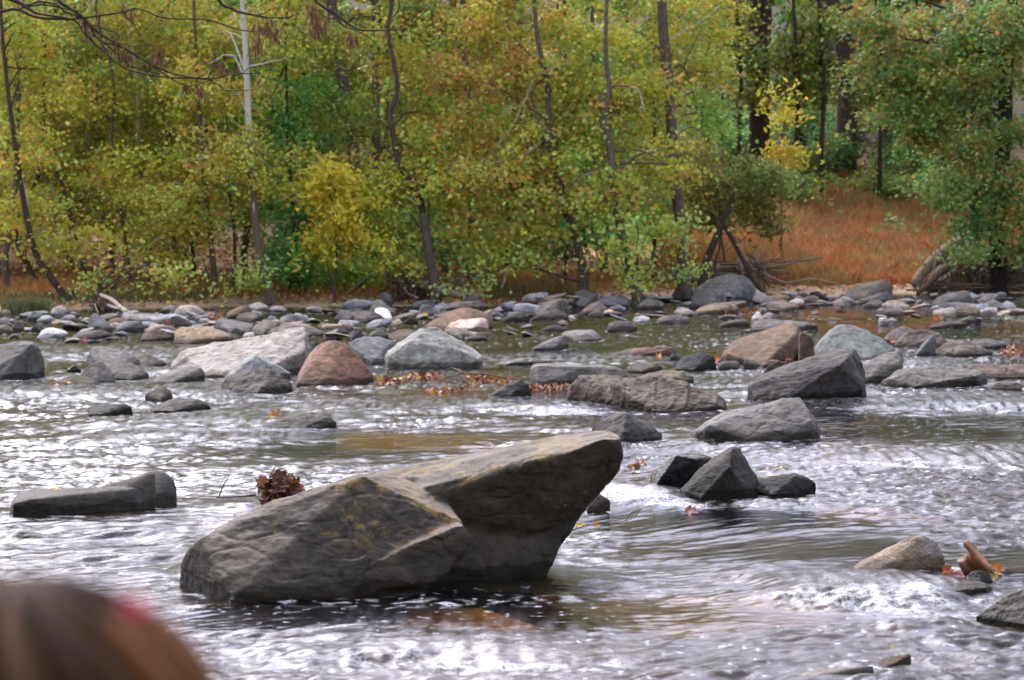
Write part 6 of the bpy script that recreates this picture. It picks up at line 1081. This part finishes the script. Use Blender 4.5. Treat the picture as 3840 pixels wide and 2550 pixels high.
cv = [v3(0, 0, .86), v3(0, 0, .98), v3(0, -.01, 1.10), v3(0, 0, 1.215), v3(0, .01, 1.265)]; ce = [(0, 1), (1, 2), (2, 3), (3, 4)]; cr = [.135, .122, .138, .105, .06]
for s_ in (-1, 1): i = len(cv); cv += [v3(.14*s_, 0, 1.20), v3(.19*s_, -.01, .98), v3(.20*s_, .055, .79)]; ce += [(3, i), (i, i+1), (i+1, i+2)]; cr += [.066, .055, .044]
skin_body('jacket', cv, ce, [r*k for r in cr], cloth, person)
cv = [v3(0, 0, .86), v3(0, 0, .80)]; ce = [(0, 1)]; cr = [.132, .13]
for s_ in (-1, 1): i = len(cv); cv += [v3(.085*s_, 0, .74), v3(.09*s_, .01, .42), v3(.09*s_, -.01, .10)]; ce += [(1, i), (i, i+1), (i+1, i+2)]; cr += [.098, .072, .052]
skin_body('trousers', cv, ce, [r*k for r in cr], jeans, person)
# face (turned to the river, away from the camera) : nose, ears, eyes, mouth
hc = np.array([0, .015, HT]); shoe = flat_mat('shoe_leather', (.08, .06, .05), .6)
for s_ in (-1, 1):
    cv = [v3(.09*s_, -.035, .035), v3(.092*s_, .05, .035), v3(.098*s_, .15, .028)]; skin_body('shoe', cv, [(0, 1), (1, 2)], [.047*k, .047*k, .036*k], shoe, person)
def ellip(name, c, r, mat, parent, rot=0, seg=24, fn=None):
    bm = bmesh.new(); bmesh.ops.create_uvsphere(bm, u_segments=seg, v_segments=seg//2+2, radius=1)
    for v in bm.verts:
        v.co = Vector((v.co.x*r[0], v.co.y*r[1], v.co.z*r[2]))
        if fn: fn(v)
        v.co += Vector([float(a) for a in c])
    me = bpy.data.meshes.new(name); bm.to_mesh(me); bm.free(); me.materials.append(mat); me.polygons.foreach_set('use_smooth', np.ones(len(me.polygons), bool)); return obj(name, me, parent)
def headfn(v):
    if v.co.z < -.02: v.co.x *= 1-.9*(-v.co.z-.02); v.co.y *= 1-.4*(-v.co.z-.02)
    if v.co.y > .07: v.co.z -= .004
head = ellip('head', (0, .02, HT-.005), (.073, .088, .108), skin, person, fn=headfn)
ellip('nose', (0, .112, HT-.015), (.012, .016, .02), skin, head); dark = flat_mat('eye_dark', (.03, .02, .015), .2); lip = flat_mat('lips', (.45, .17, .15), .4); white = flat_mat('eye_white', (.7, .7, .68), .3)
for s_ in (-1, 1):
    ellip('ear', (.074*s_, .02, HT-.012), (.008, .018, .028), skin, head); e_ = ellip('eye', (.028*s_, .094, HT+.008), (.013, .008, .008), white, head); ellip('iris', (.028*s_, .1, HT+.008), (.006, .004, .006), dark, head)
ellip('mouth', (0, .098, HT-.058), (.022, .009, .007), lip, head)
# hair: cap plus thick combed locks falling from the crown, brown with lighter and orange streaks
t = NT('brown_hair'); c = t.n('ShaderNodeAttribute', attribute_name='col').outputs['Color']; c = t.mix(1., c, (.46, .38, .33), 'MULTIPLY'); t.principled(c, .8, None, .08); M_HAIR = t.m
def hcol(a):   # streak colour by angle round the head
    base = np.array([(.075, .052, .042), (.10, .068, .052), (.15, .095, .065), (.07, .048, .038), (.11, .072, .054), (.16, .10, .06), (.075, .052, .042)])
    i = (a*2.6/np.pi*6) % 7; return base[int(i)]
n1_, n2_ = 200, 44; V = []; C_ = []
R0 = np.array([.116, .110, .120]); ctr = np.array([0, .0, HT-.0])
for i in range(n1_):
    a = 2*np.pi*i/n1_
    for j in range(n2_):
        ph = j/(n2_-1); 
        th = ph*np.pi*.60; swirl = a+.55*ph
        bump_ = 1+.030*math.sin(a*23+2*ph)+.018*math.sin(a*47+1+3*ph)+.02*math.sin(a*9+4*ph)
        if ph < .14: bump_ = 1+(bump_-1)*ph/.14
        p = ctr+R0*np.array([math.sin(th)*math.cos(swirl), math.sin(th)*math.sin(swirl), math.cos(th)])*bump_
        if ph > .72 and math.sin(swirl) < .35: p[2] -= (ph-.72)*.75; p[1] -= (ph-.72)*.05
        V.append(p)
        cc = hcol(a*1.0); 
        kx = math.cos(swirl)
        if kx > .80 and ph > .30: cc = np.array((.26, .135, .065))  # right side painted orange as lit hair
        C_.append(cc*(.8+.4*((i*7919) % 13)/13))
i = np.arange(n1_)[:, None]; j = np.arange(n2_-1)[None]; i2 = (i+1) % n1_; F = np.stack([i*n2_+j, i2*n2_+j, i2*n2_+j+1, i*n2_+j+1], -1).reshape(-1, 4)
hair = obj('hair', mesh_np('hair', np.array(V), F, M_HAIR, True, np.array(C_)), person); sm = hair.modifiers.new('thickness', 'SOLIDIFY'); sm.thickness = .006
pk = flat_mat('hair_tie_cloth', (.42, .035, .08), .7, .1); tp = P(487, 2308, 1.38)-np.array(person.location)
T = Tubes(); ring = [tp+np.array([0.0065*math.cos(a), .006*math.sin(a), .004*math.sin(2*a)]) for a in np.linspace(0, 2*np.pi, 14)]; T.add(ring, .0048, .0048, 8, n=40, rough=.12); obj('hair_tie', T.mesh('hair_tie', pk), person)
T = Tubes()
for _ in range(9): a = rng.uniform(-.8, .8); T.add([tp, tp+np.array([a*.006, 0, .006]), tp+np.array([a*.010, rng.normal()*.003, .013])], .0010, .0006, 4)
obj('hair_tie_tuft', T.mesh('hair_tie_tuft', pk), person)
